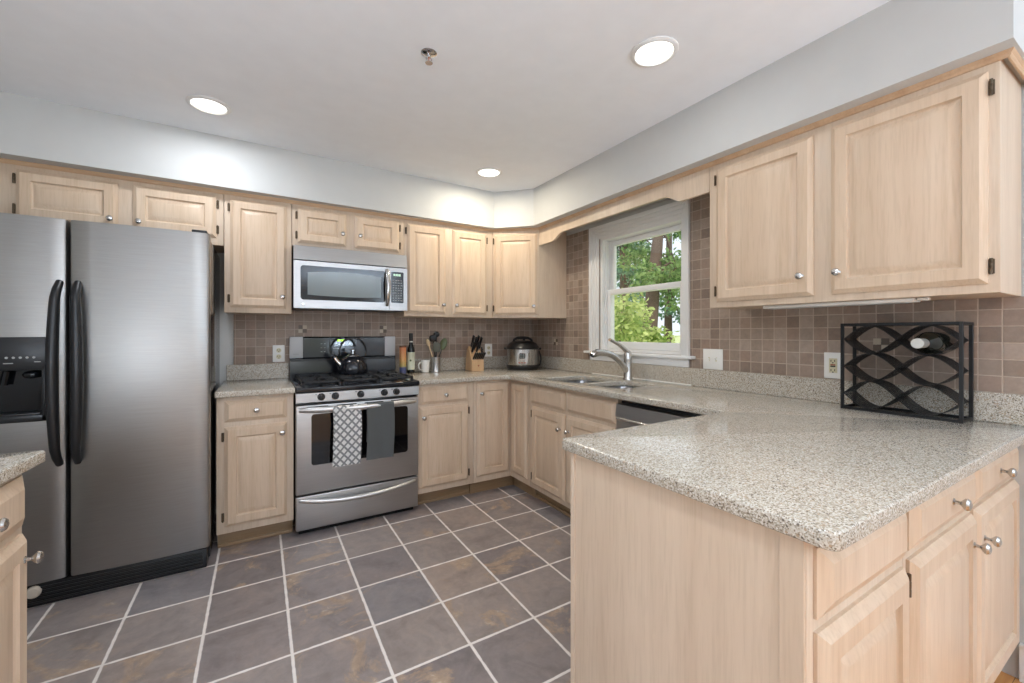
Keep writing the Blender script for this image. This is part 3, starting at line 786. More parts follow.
# towels over the oven handle
def towel_mesh(x0, x1, zf, zb, mat, label, yb=-.708, zt=.79, wav=.003):
    nx = 16; path = []
    yf = yb - .022
    n = 18
    for i in range(n + 1): path.append((yf - .004 * math.sin(i / n * PI), zf + (zt - .012 - zf) * i / n))
    for i in range(1, 8): a = PI * i / 8; path.append((yb - .011 - .011 * math.cos(a), zt - .012 + .012 * math.sin(a)))
    for i in range(9): path.append((yb, zt - .012 - (zt - .012 - zb) * i / 8))
    bm = bmesh.new(); T = .0025
    def lay(off):
        rows = []
        for k, (y, z) in enumerate(path):
            a = path[max(0, k - 1)]; b = path[min(len(path) - 1, k + 1)]
            ty, tz = b[0] - a[0], b[1] - a[1]; l = math.hypot(ty, tz); ny, nz = -tz / l, ty / l
            row = []
            for i in range(nx + 1):
                u = i / nx; down = max(0, (zt - z) / (zt - zf)) if k < 19 else .2
                ww = wav * math.sin(u * 9 + z * 6) * down
                row.append(bm.verts.new((x0 + (x1 - x0) * u + .004 * math.sin(z * 12), y + ny * off + ww, z + nz * off)))
            rows.append(row)
        return rows
    A, B = lay(T / 2), lay(-T / 2)
    m_ = len(path)
    for k in range(m_ - 1):
        for i in range(nx):
            bm.faces.new((A[k][i], A[k][i + 1], A[k + 1][i + 1], A[k + 1][i])); bm.faces.new((B[k][i], B[k + 1][i], B[k + 1][i + 1], B[k][i + 1]))
    for k in range(m_ - 1):
        for i in (0, nx): bm.faces.new((A[k][i], A[k + 1][i], B[k + 1][i], B[k][i]))
    for k in (0, m_ - 1):
        for i in range(nx): bm.faces.new((A[k][i], A[k][i + 1], B[k][i + 1], B[k][i]))
    mb = MB(); mb.bm.free(); mb.bm = bm
    return tag(mb.build('dish_towel', mat, ang=60), label, 'towel')
towel_mesh(-1.948, -1.784, .418, .52, 'lattice_towel', 'white and grey lattice patterned dish towel hanging on the oven handle', -.702)
towel_mesh(-1.748, -1.576, .430, .54, 'grey_towel', 'plain dark grey dish towel hanging on the oven handle', -.702)

# kettle
kt = thing('kettle', 'shiny black whistling kettle with hoop handle on the back burner', 'kettle', (-1.752, -.27, .9445)); kt.scale = (1.1, 1.1, 1.1)
MB().lathe([(.060, 0), (.088, .004), (.094, .02), (.092, .05), (.080, .085), (.058, .11), (.04, .12), (0, .122)], n=32).build('body', 'black_enamel', kt)
MB().lathe([(.042, .118), (.042, .122), (.03, .130), (.010, .134), (.009, .145), (.013, .150), (.012, .158), (0, .161)], n=24).build('lid', 'chrome', kt)
pts = []; 
for i in range(25):
    a = PI * (-.12 + 1.24 * i / 24); pts.append((.0 + .083 * math.cos(a), 0, .15 + .088 * math.sin(a)))
MB().tube(pts, [.008 if 5 < i < 19 else .0055 for i in range(25)], 12, 1.0, up=(0, 1, 0)).build('handle', 'black_gloss', kt)
so = MB().tube([(-.075, -.01, .06), (-.10, -.013, .085), (-.118, -.016, .112)], [.022, .018, .015], 14).build('spout', 'chrome', kt)
MB().tube([(-.116, -.016, .110), (-.126, -.017, .125)], [.017, .016], 14).build('whistle', 'black_plastic', so)

# ------------------------------------------------------------------ microwave
mw = thing('microwave', 'stainless over the range microwave with dark window and curved handle', 'microwave', (0, 0, 0))
MX0, MX1, MZ0, MZ1, MY = -2.144, -1.390, 1.408, 1.826, -.375
MB().box(MX0 + .004, MX1 - .004, MY, -.012, MZ0 + .006, MZ1, .003).build('body', 'black_enamel', mw)
vg = MB(); vg.prism([(MY + .002, MZ1 - .098), (MY - .030, MZ1 - .098), (MY - .014, MZ1 - .004), (MY + .002, MZ1 - .001)], lambda a, b, q: (q, a, b), MX0, MX1)
vg.build('vent_hood', 'stainless', mw)
dpts = [(MX0, -.0005)]
def mface(x): return MY - .030
def mwplate(x0, x1, z0, z1, th, off, rad=0, n=14):
    mb = MB(); pl = rounded([(x0, z0), (x1, z0), (x1, z1), (x0, z1)], rad) if rad else [(x0, z0), (x1, z0), (x1, z1), (x0, z1)]
    # subdivide long edges so that the plate follows the bowed front
    out = []
    for i, p in enumerate(pl):
        q = pl[(i + 1) % len(pl)]; k = max(1, int(abs(q[0] - p[0]) / .05))
        for j in range(k): out.append((p[0] + (q[0] - p[0]) * j / k, p[1] + (q[1] - p[1]) * j / k))
    return mb.rings([[Vector((a, mface(a) + th - off, b)) for a, b in out], [Vector((a, mface(a) - off, b)) for a, b in out]])
MD = MX1 - .132
mdo = mwplate(MX0, MD - .002, MZ0, MZ1 - .105, .029, 0).build('door', 'stainless', mw, ang=50)
mwplate(MX0 + .04, MD - .03, MZ0 + .055, MZ1 - .135, .004, .0015, .02).build('window_frame', 'black_gloss', mdo, ang=50)
mb = MB(); pl = []
X0, X1, Z0, Z1 = MX0 + .082, MD - .062, MZ0 + .088, MZ1 - .168
for i in range(13): q = i / 12; pl.append((X0 + (X1 - X0) * q, Z0 - .006 * math.sin(PI * q)))
for i in range(13): q = i / 12; pl.append((X1 - (X1 - X0) * q, Z1 - .012 + .016 * math.sin(PI * q)))
mb.rings([[Vector((a, mface(a) + .002 - .0016, b)) for a, b in pl], [Vector((a, mface(a) - .0028, b)) for a, b in pl]])
mb.build('window', 'microwave_glass', mdo, ang=50)
pts = []
for i in range(17):
    q = i / 16; e = math.sin(PI * q) ** .55; pts.append((MD - .018, mface(MD) - .002 - .040 * e, MZ0 + .035 + (MZ1 - .125 - MZ0 - .035) * q))
MB().tube(pts, [.010 + .004 * math.sin(PI * i / 16) for i in range(17)], 12, 1.2).build('handle', 'nickel', mdo)
MB().lathe([(.010, 0), (.010, .002), (.008, .0025), (0, .0025)], (MX0 + .055, mface(MX0 + .055) - .0005, MZ0 + .025), (0, -1, 0), 20).build('badge', 'nickel', mdo)
pn = mwplate(MD + .001, MX1, MZ0, MZ1 - .105, .029, 0).build('control_side', 'stainless', mw, ang=50)
cpn = mwplate(MD + .012, MX1 - .028, MZ0 + .055, MZ1 - .135, .004, .0015, .008).build('keypad', 'black_gloss', pn, ang=50)
q = MB()
kx0, kx1 = MD + .020, MX1 - .036
for r_ in range(9):
    for c_ in range(4):
        xa = kx0 + (kx1 - kx0) * c_ / 4 + .003; za = MZ0 + .070 + r_ * .0185
        q.box(xa, xa + (kx1 - kx0) / 4 * (.62 if (r_ + c_) % 3 else .8) - .002, mface(xa) - .0030, mface(xa) - .0012, za, za + .005)
q.build('keys', 'grey_print', cpn)
q = MB()
for k in range(4): xa = kx0 + .010 + k * .014; q.box(xa, xa + .008, mface(xa) - .0030, mface(xa) - .0012, MZ1 - .166, MZ1 - .150)
q.build('display_digits', 'lcd_digits', cpn)
MB().box(MX0 + .02, MX1 - .02, MY + .01, -.05, MZ0 - .002, MZ0 + .008).build('underside', 'black_plastic', mw)

# ------------------------------------------------------------------ dishwasher
dwt = thing('dishwasher', 'stainless dishwasher under the counter beside the sink cabinet', 'dishwasher', (-.61, -1.785, 0), R90)
MB().box(.003, .600, .02, .58, .10, .862, .004).build('tub', 'black_plastic', dwt)
MB().box(.003, .600, .06, .08, .0, .10).build('toe_panel', 'black_plastic', dwt)
dd = MB().box(.003, .600, -.022, .02, .115, .765, .006, 3).build('door', 'stainless', dwt)
ch = MB(); ch.prism([(.02, .775), (-.022, .775), (-.028, .782), (-.018, .846), (.02, .850)], lambda a, b, q: (q, a, b), .003, .600)
ch.build('control_strip', 'stainless', dwt)
MB().tube([(.02, -.030, .770), (.583, -.030, .770)], .010, 12).build('handle', 'nickel', dd)

# ------------------------------------------------------------------ outlets and switch
def outlet(label, loc, rz, kind):
    t = thing('wall_outlet' if kind != 'switch' else 'light_switch', label, 'outlet' if kind != 'switch' else 'light switch', loc, rz)
    w = .127 if kind == 'switch' else .076; h = .122
    MB().box(-w / 2, w / 2, -.005, 0, -h / 2, h / 2, .003, 2).build('plate', 'white_plastic', t)
    if kind == 'duplex':
        for z in (-.023, .023):
            s_ = MB().lathe([(.0165, 0), (.0165, .002), (0, .0022)], (0, -.005, z), (0, -1, 0), 20).build('socket', 'ivory_plastic', t)
            q = MB(); q.box(-.008, -.005, -.0080, -.0068, z - .002, z + .008); q.box(.005, .008, -.0080, -.0068, z - .002, z + .008); q.lathe([(.003, 0), (.003, .0008), (0, .0008)], (0, -.0072, z - .009), (0, -1, 0), 8)
            q.build('slots', 'slot_dark', s_)
    elif kind == 'gfci':
        s_ = MB().box(-.0165, .0165, -.008, -.004, -.034, .034, .001, 1).build('socket', 'ivory_plastic', t)
        q = MB()
        for z in (-.022, .022): q.box(-.009, -.006, -.0088, -.0078, z - .004, z + .005); q.box(.006, .009, -.0088, -.0078, z - .004, z + .005); q.lathe([(.003, 0), (.003, .001), (0, .001)], (0, -.0078, z - .009), (0, -1, 0), 8)
        q.build('slots', 'slot_dark', s_)
        MB().box(-.010, .010, -.0095, -.0078, -.0065, -.0008, .0006, 1).build('test_button', 'slot_dark', s_)
        MB().box(-.010, .010, -.0095, -.0078, .0008, .0065, .0006, 1).build('reset_button', 'rust_red', s_)
    else:
        for x in (-.023, .023):
            mb = MB(); mb.box(x - .005, x + .005, -.0055, -.0045, -.012, .012); s_ = mb.build('toggle_slot', 'ivory_plastic', t)
            dz = .010 if x > 0 else -.010
            MB().prism([(-.005, -.006), (-.005, .006), (-.017, dz + .003), (-.017, dz - .003)], lambda a, b, q: (q, a, b), x - .0038, x + .0038).build('toggle', 'white_plastic', s_)
    return t
outlet('white duplex outlet on the tile left of the range', (-2.216, -.0085, 1.093), 0, 'duplex')
outlet('white duplex outlet half hidden behind the knife block', (-.497, -.0085, 1.08), 0, 'duplex')
outlet('white two toggle light switch plate right of the window', (-.0085, -1.962, 1.085), R90, 'switch')
outlet('white outlet with dark and rust buttons beside the wine rack', (-.0085, -2.578, 1.088), R90, 'gfci')
# under-cabinet light
ul = thing('under_cabinet_light', 'slim white light bar under the right wall cabinet', 'light', (-.235, -2.39, 1.3715), R90)
MB().box(0, .54, -.03, .05, -.014, 0, .003).build('housing', 'white_plastic', ul)
MB().box(.02, .51, -.015, .035, -.016, -.013, .001, 1).build('diffuser', 'silver_plastic', ul)
MB().box(.545, .575, -.01, .02, -.010, 0, .002).build('plug', 'white_plastic', ul)

# ------------------------------------------------------------------ ceiling lamps and sprinkler
LL = ('round recessed ceiling light at upper left, nearest the refrigerator', 'round recessed ceiling light farthest away, near the corner soffit', 'round recessed ceiling light nearest the window wall')
for (x, y), lab, (LW, LC) in zip(LAMPS, LL, LAMP_SET):
    t = thing('recessed_light', lab, 'ceiling light', (x, y, ZC), 0, 'recessed ceiling lights')
    MB().lathe([(.088, -.001), (.098, -.001), (.098, -.004), (.090, -.009), (.080, -.010), (.076, -.004), (.076, -.001)], n=36).build('trim_ring', 'white_trim', t)
    MB().lathe([(.077, -.0015), (.077, -.004), (0, -.0042)], n=36).build('lens', 'lamp_lens', t)
    d = area('lamp_glow', (0, 0, -.012), (0, 0, 0), .15, .15, LW, LC, True); d.parent = t
sk = thing('fire_sprinkler', 'small chrome fire sprinkler head in the middle of the ceiling', 'sprinkler', (-1.714, -1.773, ZC))
MB().lathe([(.034, 0), (.034, -.002), (.026, -.006), (.014, -.008), (0, -.008)], n=24).build('escutcheon', 'chrome', sk)
q = MB(); q.lathe([(.008, -.006), (.008, -.016), (.006, -.018), (.006, -.02)], n=12)
q.tube([(-.006, 0, -.016), (-.013, 0, -.028), (-.003, 0, -.042)], .0022, 6); q.tube([(.006, 0, -.016), (.013, 0, -.028), (.003, 0, -.042)], .0022, 6)
q.build('frame_arms', 'chrome', sk)
MB().lathe([(.016, -.042), (.016, -.0435), (0, -.0435)], n=16).build('deflector', 'chrome', sk)
MB().lathe([(.0025, -.02), (.0025, -.041)], n=8).build('bulb', 'rust_red', sk)

# ------------------------------------------------------------------ things on the back counter
CZ = CT1 + .0003
cn = thing('canister', 'tall orange canister with dark blue foot beside the dark bottle', 'canister', (-1.345, -.140, CZ))
MB().lathe([(.025, 0), (.027, .002), (.027, .218), (.025, .222), (0, .222)], n=24).build('body', 'sunset_wrap', cn)
MB().lathe([(.0275, .212), (.0275, .224), (.024, .226), (0, .226)], n=24).build('lid', 'brown_seal', cn)
bo = thing('bottle', 'dark green oil bottle with pale paper label', 'bottle', (-1.275, -.130, CZ))
MB().lathe([(.024, 0), (.029, .003), (.030, .008), (.030, .185), (.027, .205), (.016, .235), (.0135, .25), (.0135, .275), (.015, .277), (.015, .283), (0, .283)], n=28).build('glass_body', 'bottle_glass', bo)
MB().lathe([(.0152, .262), (.0162, .264), (.0162, .322), (.0145, .326), (0, .326)], n=20).build('cap', 'black_plastic', bo)
MB().lathe([(.0155, .252), (.0155, .263), (.0145, .264)], n=20).build('neck_band', 'foil', bo)
mb = MB(); a0 = math.radians(-210); n = 18
mb.rings([[Vector((r * math.cos(a), r * math.sin(a), z)) for a in [a0 + math.radians(190) * i / n for i in range(n + 1)]] for r, z in ((.0304, .03), (.0306, .03), (.0306, .172), (.0304, .172))], cap=(False, False), closed=False)
lb = mb.build('label', 'paper_label', bo)
MB().lathe([(.008, 0), (.008, .0006), (0, .0006)], (-.0306 * math.sin(math.radians(23)), -.0306 * math.cos(math.radians(23)), .105), (-math.sin(math.radians(23)), -math.cos(math.radians(23)), 0), 14).build('label_emblem', 'olive_green', lb)
mg = thing('mug', 'plain white mug with its handle to the left', 'mug', (-1.152, -.125, CZ))
MB().lathe([(.026, 0), (.030, .002), (.0345, .05), (.0365, .100), (.0355, .102), (.0335, .100), (.031, .05), (.026, .008), (0, .006)], n=28).build('cup', 'white_ceramic', mg)
MB().tube([(-.033, -.004, .082), (-.050, -.010, .084), (-.062, -.014, .070), (-.061, -.014, .045), (-.050, -.010, .028), (-.031, -.004, .022)], .0055, 10, 1.2).build('handle', 'white_ceramic', mg)
ck_x, ck_y = -1.065, -.140
cr = tag(MB().lathe([(.036, 0), (.039, .002), (.039, .010), (.0385, .012), (.0385, .118), (.0395, .120), (.0395, .126), (.037, .127), (.036, .12), (.036, .006), (0, .005)], n=30).build('utensil_crock', 'stainless_vertical', None), 'brushed steel cylinder holding cooking utensils', 'utensil crock')
cr.location = (ck_x, ck_y, CZ)
def utensil(name, label, cat, tip, foot, mats, head):
    t = thing(name, label, cat, (ck_x, ck_y, CZ))
    f = Vector(foot); p = Vector(tip); d = (p - f).normalized()
    MB().tube([f, f + (p - f) * .6, p], [.005, .0045, .005], 8).build('handle', mats[0], t)
    # a flat shaped head in the plane facing the room
    side = Vector((math.cos(.45), -math.sin(.45), 0)); side = (side - d * side.dot(d)).normalized(); nrm = side.cross(d)
    w, l, th, kind = head
    mb = MB(); pts = []
    for i in range(20):
        a = 2 * PI * i / 20; ca, sa = math.cos(a), math.sin(a)
        if kind == 'round': q = (w * sa, l / 2 - l / 2 * ca)
        else:
            k = 3.5; q = (w * math.copysign(abs(sa) ** (2 / k), sa), l / 2 - l / 2 * math.copysign(abs(ca) ** (2 / k), ca))
        pts.append(q)
    bow = .010 if kind == 'round' else .004
    def P(q, o): 
        dep = bow * (1 - min(1, (q[0] / w) ** 2 + ((q[1] - l / 2) / (l / 2)) ** 2))
        return p + side * q[0] + d * (q[1] - .006) + nrm * (o + dep)
    mb.rings([[P((q[0] * s_, l / 2 + (q[1] - l / 2) * s_), o) for q in pts] for s_, o in ((.3, -th), (.75, -th), (.96, -th * .7), (1, 0), (.96, th * .7), (.75, th), (.3, th))])
    mb.build('head', mats[1], t, ang=60)
    return t
utensil('wooden_spoon', 'pale wooden spoon leaning left out of the steel crock', 'spoon', (-.066, -.02, .222), (.012, .012, .01), ('spoon_wood', 'spoon_wood'), (.016, .065, .004, 'round'))
utensil('ladle', 'black ladle standing tallest in the steel crock', 'ladle', (.010, .014, .298), (-.004, .0, .01), ('black_plastic', 'black_plastic'), (.026, .05, .006, 'round'))
utensil('spatula', 'black wide turner between the spoon and the ladle', 'spatula', (-.020, .008, .262), (.008, .014, .01), ('black_plastic', 'black_plastic'), (.030, .055, .002, 'square'))
utensil('spatula', 'grey green broad spatula in front in the steel crock', 'spatula', (-.004, -.022, .172), (.002, .012, .01), ('black_plastic', 'grey_green'), (.033, .085, .003, 'square'))
utensil('serving_spoon', 'olive green serving spoon leaning right out of the steel crock', 'spoon', (.050, -.004, .190), (-.012, .0, .01), ('black_plastic', 'olive_green'), (.030, .105, .003, 'round'))

# knife block and knives
kx, ky = -.733, -.268
kb = thing('knife_block', 'slanted pale wood knife block with small red emblem', 'knife block', (kx, ky, CZ), math.radians(-6))
hw = .053
prof = [(0, 0), (0, .092), (.018, .108), (.030, .118), (.098, .215), (.150, .178), (.190, .0)]
bkm = MB(); bkm.prism(prof, lambda a, b, q: (q, a, b), -hw, hw)
bk = bkm.build('block', 'block_wood', kb); 
md_ = bk.modifiers.new('bevel', 'BEVEL'); md_.width = .003; md_.segments = 2
e = MB(); e.lathe([(.007, 0), (.007, .0007), (0, .0007)], (0.004, 0, .048), (0, -1, 0), 16)
e.build('emblem', 'rust_red', kb)
def knife(label, lx, ly, lz, ang, L, w, group, name='knife', mat='black_plastic'):
    # the handle leaves the slot along a slanted axis (leaning to the room)
    t = thing(name, label, 'knife', (0, 0, 0), 0, group)
    t.matrix_world = Matrix.Translation((kx, ky, CZ)) @ Matrix.Rotation(math.radians(-6), 4, 'Z') @ Matrix.Translation((lx, ly, lz)) @ Matrix.Rotation(ang, 4, 'X')
    t.location = t.matrix_world.translation; 
    mb = MB(); rg = []
    for z, a, b in ((.012, w * .8, .006), (.018, w, .0078 if L < .1 else .0105), (L * .45, w * .86, .0078 if L < .1 else .0105), (L * .8, w * 1.02, .008 if L < .1 else .011), (L * .97, w * 1.05, .0078 if L < .1 else .0105), (L, w * .8, .005)):
        rg.append([Vector((b * math.cos(2 * PI * i / 12), a * math.sin(2 * PI * i / 12), z)) for i in range(12)])
    mb.rings(rg).build('handle', mat, t)
    MB().box(-.0065, .0065, -w * .85, w * .85, -.002, .013, .0015, 1).build('bolster', 'nickel', t)
    if L > .09:
        mb = MB()
        for z in (.35, .6, .85): mb.lathe([(.0038, 0), (.0038, .0224), (0, .0224)], (-.0112, 0, L * z), (1, 0, 0), 8)
        o = mb.build('rivets', 'nickel', t)
    MB().box(-.0012, .0012, -w * .7, w * .7, -.035, .0, 0).build('blade', 'nickel', t)
    return t
T1 = math.radians(35)
for lab, lx, s_ in (('upper left black knife standing out of the block, highest on its left side', -.032, .86), ('black knife handle second from left in the block top row', -.010, .72),):
    knife(lab, lx, .030 + .068 * s_, .118 + .097 * s_, T1, .125, .015, 'large knives in the block')
for lab, lx, s_ in (('black knife handle third from left in the block top row', .014, .86), ('black knife handle at the right end of the block top row', .035, .72)):
    knife(lab, lx, .030 + .068 * s_, .118 + .097 * s_, T1, .125, .015, 'large knives in the block')
for lab, lx, s_ in (('shorter black knife on the left, below the tall row in the block', -.036, .40), ('shorter black knife in the middle, below the tall row in the block', .004, .40)):
    knife(lab, lx, .030 + .068 * s_, .118 + .097 * s_, T1, .112, .013, 'middle knives in the block')
for k in range(6):
    knife('black steak knife handle in the low front row of six in the block', -.042 + k * .0168, .010, .102, math.radians(50), .09, .009, 'steak knives in the block')
sc_ = thing('kitchen_scissors', 'black handled scissors at the right side of the knife block', 'scissors', (0, 0, 0))
sc_.matrix_world = Matrix.Translation((kx, ky, CZ)) @ Matrix.Rotation(math.radians(-6), 4, 'Z') @ Matrix.Translation((.046, .055, .148)) @ Matrix.Rotation(T1, 4, 'X')
for s_ in (-1, 1):
    ring = [(0, s_ * .011 + .012 * math.cos(2 * PI * i / 14), .045 + .019 * math.sin(2 * PI * i / 14)) for i in range(15)]
    MB().tube([(0, 0, .005), (0, s_ * .004, .022)] + [(0, s_ * .011 + .011 * math.cos(-PI / 2 + 2 * PI * i / 14), .041 + .019 * math.sin(-PI / 2 + 2 * PI * i / 14)) for i in range(15)], .0032, 8).build('handle', 'black_plastic', sc_)
MB().box(-.001, .001, -.006, .006, -.03, .006).build('blade', 'nickel', sc_)

# pressure cooker
ip = thing('pressure_cooker', 'stainless electric pressure cooker with black lid in the corner', 'pressure cooker', (-.292, -.285, CZ), math.radians(-34))
MB().lathe([(.125, 0), (.138, .004), (.146, .018), (.147, .040), (.143, .046)], n=40).build('base_ring', 'black_plastic', ip)
MB().lathe([(.140, .040), (.1425, .044), (.1425, .183), (.140, .186)], n=48).build('body', 'stainless_vertical', ip)
ld = MB().lathe([(.142, .182), (.152, .186), (.154, .196), (.150, .204), (.140, .212), (.128, .232), (.100, .250), (.055, .258), (0, .26)], n=40).build('lid', 'black_plastic', ip)
MB().tube([(-.085, 0, .238), (-.078, 0, .268), (-.05, 0, .283), (0, 0, .287), (.05, 0, .283), (.078, 0, .268), (.085, 0, .238)], [.012, .012, .0125, .013, .0125, .012, .012], 12, 1.4).build('lid_handle', 'black_plastic', ld)
MB().lathe([(.012, .245), (.012, .272), (.009, .275), (0, .275)], (.01, .06, 0), n=14).build('steam_valve', 'black_plastic', ld)
for s_ in (-1, 1):
    mb = MB(); mb.box(s_ * .140, s_ * .168, -.035, .035, .178, .198, .006); mb.build('side_handle', 'black_plastic', ip)
mb = MB(); mb.prism(rounded([(-.047, .055), (.047, .055), (.047, .160), (-.047, .160)], .018), lambda a, b, q: (a, -math.sqrt(q * q - a * a), b), .138, .1445)
cp2 = mb.build('control_panel', 'silver_plastic', ip, ang=50)
mb = MB(); mb.prism(rounded([(-.024, .105), (.024, .105), (.024, .150), (-.024, .150)], .003), lambda a, b, q: (a, -math.sqrt(q * q - a * a), b), .142, .1452); dq = mb.build('display', 'black_gloss', cp2, ang=50)
mb = MB()
for i in range(2):
    for j in range(2): mb.box(-.019 + i * .021, -.003 + i * .021, -.1456, -.1444, .110 + j * .020, .124 + j * .020, .0005, 1)
mb.build('display_segments', 'microwave_glass', dq)
mb = MB()
for i in range(3): mb.box(-.034 + i * .025, -.018 + i * .025, -math.sqrt(.1453 ** 2 - (-.026 + i * .025) ** 2) - .0008, -math.sqrt(.1453 ** 2 - (-.026 + i * .025) ** 2) + .002, .064, .072, .001, 1)
mb.build('buttons', 'rust_red', cp2)
MB().tube([(.148, .02, .165), (.160, .022, .13), (.166, .024, .09), (.158, .022, .05), (.146, .02, .03)], .006, 8).build('power_cord', 'black_plastic', ip)

# ------------------------------------------------------------------ wine rack with one bottle
RY0, RY1, RXF, RXB, RZ1 = -3.037, -2.664, -.163, -.031, 1.283
wr = thing('wine_rack', 'black metal wine rack with crossing perforated wave strips', 'wine rack', ((RXF + RXB) / 2, (RY0 + RY1) / 2, CZ))
OFF = Vector(wr.location)
def wb(mb, name, mat='black_wire'):
    bmesh.ops.translate(mb.bm, verts=mb.bm.verts[:], vec=-OFF); return mb.build(name, mat, wr)
s_ = .011; mb = MB()
for x in (RXF, RXB - s_):
    for y in (RY0, RY1 - s_): mb.box(x, x + s_, y, y + s_, CZ, RZ1, .001, 1)
for z in (CZ, RZ1 - s_):
    for x in (RXF, RXB - s_): mb.box(x, x + s_, RY0 + s_, RY1 - s_, z, z + s_, .001, 1)
    for y in (RY0, RY1 - s_): mb.box(RXF + s_, RXB - s_, y, y + s_, z, z + s_, .001, 1)
wb(mb, 'frame')
ZR0, ZR1 = CZ + s_, RZ1 - s_
row = (ZR1 - ZR0) / 3; A = row / 2
def wave(zc, sgn):
    # a perforated ribbon: long slats joined by cross bars
    mb = MB(); n = 48; y0, y1 = RY1 - s_, RY0 + s_
    xs0, xs1 = RXF + .001, RXB - .001; nb = 7; pitch = (xs1 - xs0) / nb
    def pt(t_): return y0 + (y1 - y0) * t_, zc + sgn * A * math.sin(2 * PI * t_ * 1.0 * 1.0) * .985 if 0 else zc + sgn * A * .985 * math.sin(2 * PI * t_)
    for b in range(nb):
        xa, xb = xs0 + b * pitch, xs0 + b * pitch + pitch * .62
        rg = []
        for i in range(n + 1):
            y, z = pt(i / n); rg.append([Vector((xa, y, z - .0009)), Vector((xb, y, z - .0009)), Vector((xb, y, z + .0009)), Vector((xa, y, z + .0009))])
        mb.rings(rg)
    for i in range(1, n, 2):
        for b in range(nb - 1):
            if (i // 2 + b) % 2: continue
            ya, za = pt((i - .3) / n); yb_, zb_ = pt((i + .3) / n)
            xa, xb = xs0 + b * pitch + pitch * .55, xs0 + (b + 1) * pitch + pitch * .1
            mb.rings([[Vector((xa, ya, za - .0008)), Vector((xb, ya, za - .0008)), Vector((xb, ya, za + .0008)), Vector((xa, ya, za + .0008))],
                      [Vector((xa, yb_, zb_ - .0008)), Vector((xb, yb_, zb_ - .0008)), Vector((xb, yb_, zb_ + .0008)), Vector((xa, yb_, zb_ + .0008))]])
    return wb(mb, 'wave_strip')
for k in range(3):
    for sg in (1, -1): wave(ZR0 + row * (k + .5), sg)
wbz = ZR0 + row * 2.5 - .002; wby = RY1 - s_ - (RY1 - RY0 - 2 * s_) * .80
wbt = thing('wine_bottle', 'dark wine bottle with silver foil cap lying in the rack', 'bottle', (-.036, wby, wbz - .008), 0)
def bl(mb, n_, m_): return mb.build(n_, m_, wbt)
ax = (-1, 0, 0)
gb = bl(MB().lathe([(0, .002), (.034, .0), (.0405, .006), (.0415, .012), (.0415, .165), (.038, .184), (.025, .206), (.0165, .222), (.0150, .235), (.0150, .26)], axis=ax, n=30), 'glass_body', 'bottle_glass')
bl(MB().lathe([(.0168, .215), (.0172, .220), (.0172, .270), (.0185, .272), (.0185, .281), (.0172, .283), (0, .283)], axis=ax, n=24), 'foil_cap', 'foil')

# ------------------------------------------------------------------ outdoors
struct(MB().box(.6, 160, -120, 120, .15, .25).build('ground', 'lawn'))
tag(MB().box(30, 44, -40, 12, .2502, .262).build('driveway', 'asphalt'), 'pale blue grey driveway crossing the lawn outside', 'driveway')
def leaves(mb, c, rx, ry, rz, n, size, rng, hollow=.25):
    for _ in range(n):
        while True:
            p = Vector((rng.uniform(-1, 1), rng.uniform(-1, 1), rng.uniform(-1, 1)))
            if hollow < p.length < 1: break
        q = Vector((c[0] + p.x * rx, c[1] + p.y * ry, c[2] + p.z * rz))
        if q.z < .3: continue
        d = Vector((rng.gauss(0, 1), rng.gauss(0, 1), rng.gauss(-.2, .8))).normalized(); s_ = d.cross(Vector((rng.gauss(0, 1), rng.gauss(0, 1), 1))).normalized()
        l = size * rng.uniform(.7, 1.3); w = l * .28; nn = d.cross(s_) * (l * .08)
        vs_ = [mb.bm.verts.new(v) for v in (q, q + d * l * .35 + s_ * w + nn, q + d * l * .7 + s_ * w * .8 + nn, q + d * l, q + d * l * .7 - s_ * w * .8 + nn, q + d * l * .35 - s_ * w + nn)]
        mb.bm.faces.new(vs_)
def tree(label, base_, top, r0, clumps, leafmat, leafsize, seed, branches=6, name='tree', nleaf=500):
    rng = random.Random(seed)
    t = thing(name, label, 'tree', base_)
    B = Vector(base_); Tp = Vector(top)
    mid = (B + Tp) / 2 + Vector((rng.uniform(-.1, .1), rng.uniform(-.1, .1), 0))
    mb = MB(); mb.tube([B, B.lerp(mid, .5), mid, mid.lerp(Tp, .5), Tp], [r0 * 1.25, r0, r0 * .9, r0 * .75, r0 * .5], 12)
    bmesh.ops.translate(mb.bm, verts=mb.bm.verts[:], vec=-B); mb.build('trunk', 'bark', t)
    mb = MB()
    for c in clumps[:branches]:
        f = B.lerp(Tp, rng.uniform(.35, .9)); c3 = Vector(c[:3])
        m = f.lerp(c3, .5) + Vector((0, 0, .15)); mb.tube([f, m, c3, c3 + (c3 - m) * .6], [r0 * .22, r0 * .15, r0 * .1, r0 * .04], 6)
    bmesh.ops.translate(mb.bm, verts=mb.bm.verts[:], vec=-B)
    if len(mb.bm.verts): mb.build('branches', 'bark', t)
    mb = MB()
    for c in clumps: leaves(mb, c[:3], c[3], c[3], c[4], c[5] if len(c) > 5 else nleaf, leafsize, rng)
    bmesh.ops.translate(mb.bm, verts=mb.bm.verts[:], vec=-B); mb.build('foliage', leafmat, t, ang=180)
def dirp(u, v, d):
    # a place outside seen through the window, d metres ahead of the viewpoint
    a = math.radians(31); fw = Vector((math.sin(a), math.cos(a), 0)); rt = Vector((math.cos(a), -math.sin(a), 0))
    return Vector((-2.335, -3.497, 1.241)) + (fw + rt * ((u - 512) / 420) - Vector((0, 0, 1)) * ((v - 333.14) / 420)) * d
rng = random.Random(3)
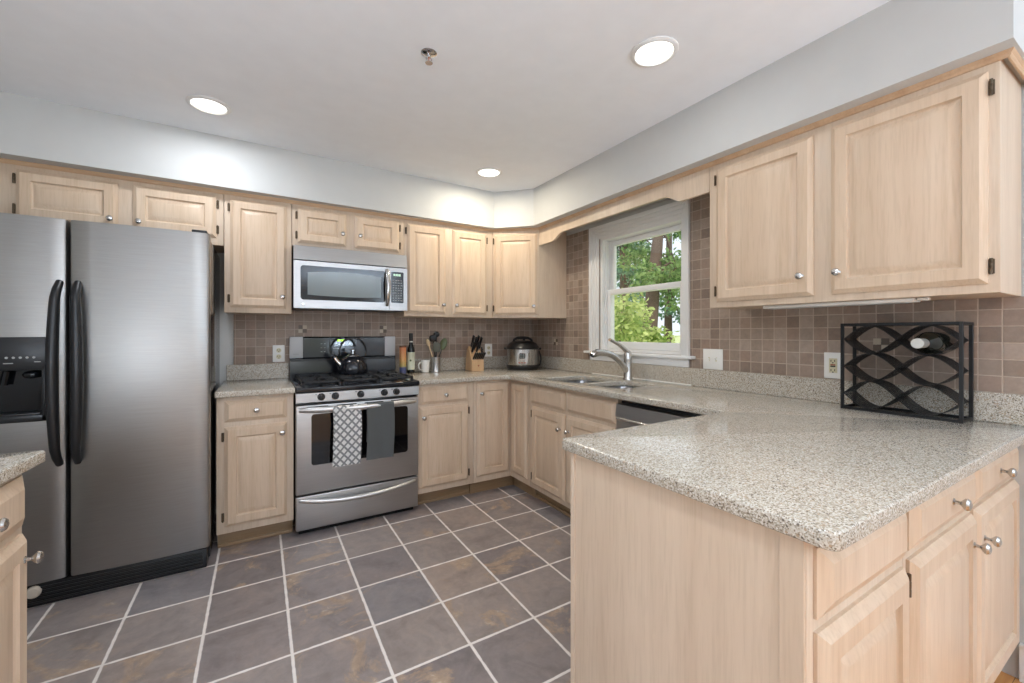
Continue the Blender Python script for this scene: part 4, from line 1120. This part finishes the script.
def clumps(us, vs_, d0, d1, n, r, leaves_n, flat=.7):
    out = []
    for _ in range(n):
        p = dirp(rng.uniform(*us), rng.uniform(*vs_), rng.uniform(d0, d1)); out.append((p.x, p.y, p.z, r, r * flat, leaves_n))
    return out
b0 = dirp(646, 352, 9.5); t0 = dirp(661, 205, 9.8); b0.z = .25
cl = clumps((666, 700), (212, 300), 9, 11, 9, .38, 160) + clumps((622, 652), (205, 262), 9.8, 11.5, 8, .38, 160) + clumps((640, 690), (195, 232), 10, 11, 8, .4, 160) + clumps((640, 664), (268, 288), 8.6, 9.2, 4, .24, 110)
tree('large leaning tree with brown trunk in the middle of the window view', tuple(b0), tuple(t0), .17, cl, 'leaf_mid_green', .11, 11)
b1 = dirp(620, 352, 6.0); t1 = dirp(624, 290, 6.2); b1.z = .25
tree('bushy yellow green shrub at lower left of the window view', tuple(b1), tuple(t1), .03, clumps((606, 640), (292, 350), 5.4, 7.0, 13, .26, 120) + clumps((640, 662), (332, 350), 5.6, 6.6, 4, .22, 110), 'leaf_yellow_green', .075, 12, branches=12)
b2 = dirp(624, 340, 13); t2 = dirp(627, 200, 13); b2.z = .25
tree('blue green evergreen at upper left of the window view', tuple(b2), tuple(t2), .13, clumps((604, 650), (212, 285), 12, 14, 17, .62, 170, .32), 'leaf_blue_green', .12, 13, branches=14)
cl = clumps((560, 760), (200, 300), 17, 21, 42, .85, 170, .35) + clumps((560, 760), (285, 322), 17, 20, 16, .6, 140, .4)
b5 = dirp(668, 345, 18.5); t5 = dirp(670, 195, 18.5); b5.z = .25
tree('tall blue green conifer behind the leaning trunk in the window', tuple(b5), tuple(t5), .16, cl, 'leaf_blue_green', .15, 23, branches=14)
b3 = dirp(692, 345, 16); t3 = dirp(694, 230, 16); b3.z = .25
tree('lighter green tree at the right edge of the window view', tuple(b3), tuple(t3), .14, clumps((666, 740), (255, 322), 15, 17.5, 16, .55, 150), 'leaf_yellow_green', .14, 14, branches=9)
b4 = dirp(640, 340, 30); t4 = dirp(641, 280, 30); b4.z = .25
tree('distant pale green tree line behind the large trunk', tuple(b4), tuple(t4), .2, clumps((540, 640), (300, 335), 27, 33, 20, 1.3, 150), 'leaf_mid_green', .3, 15, branches=4)
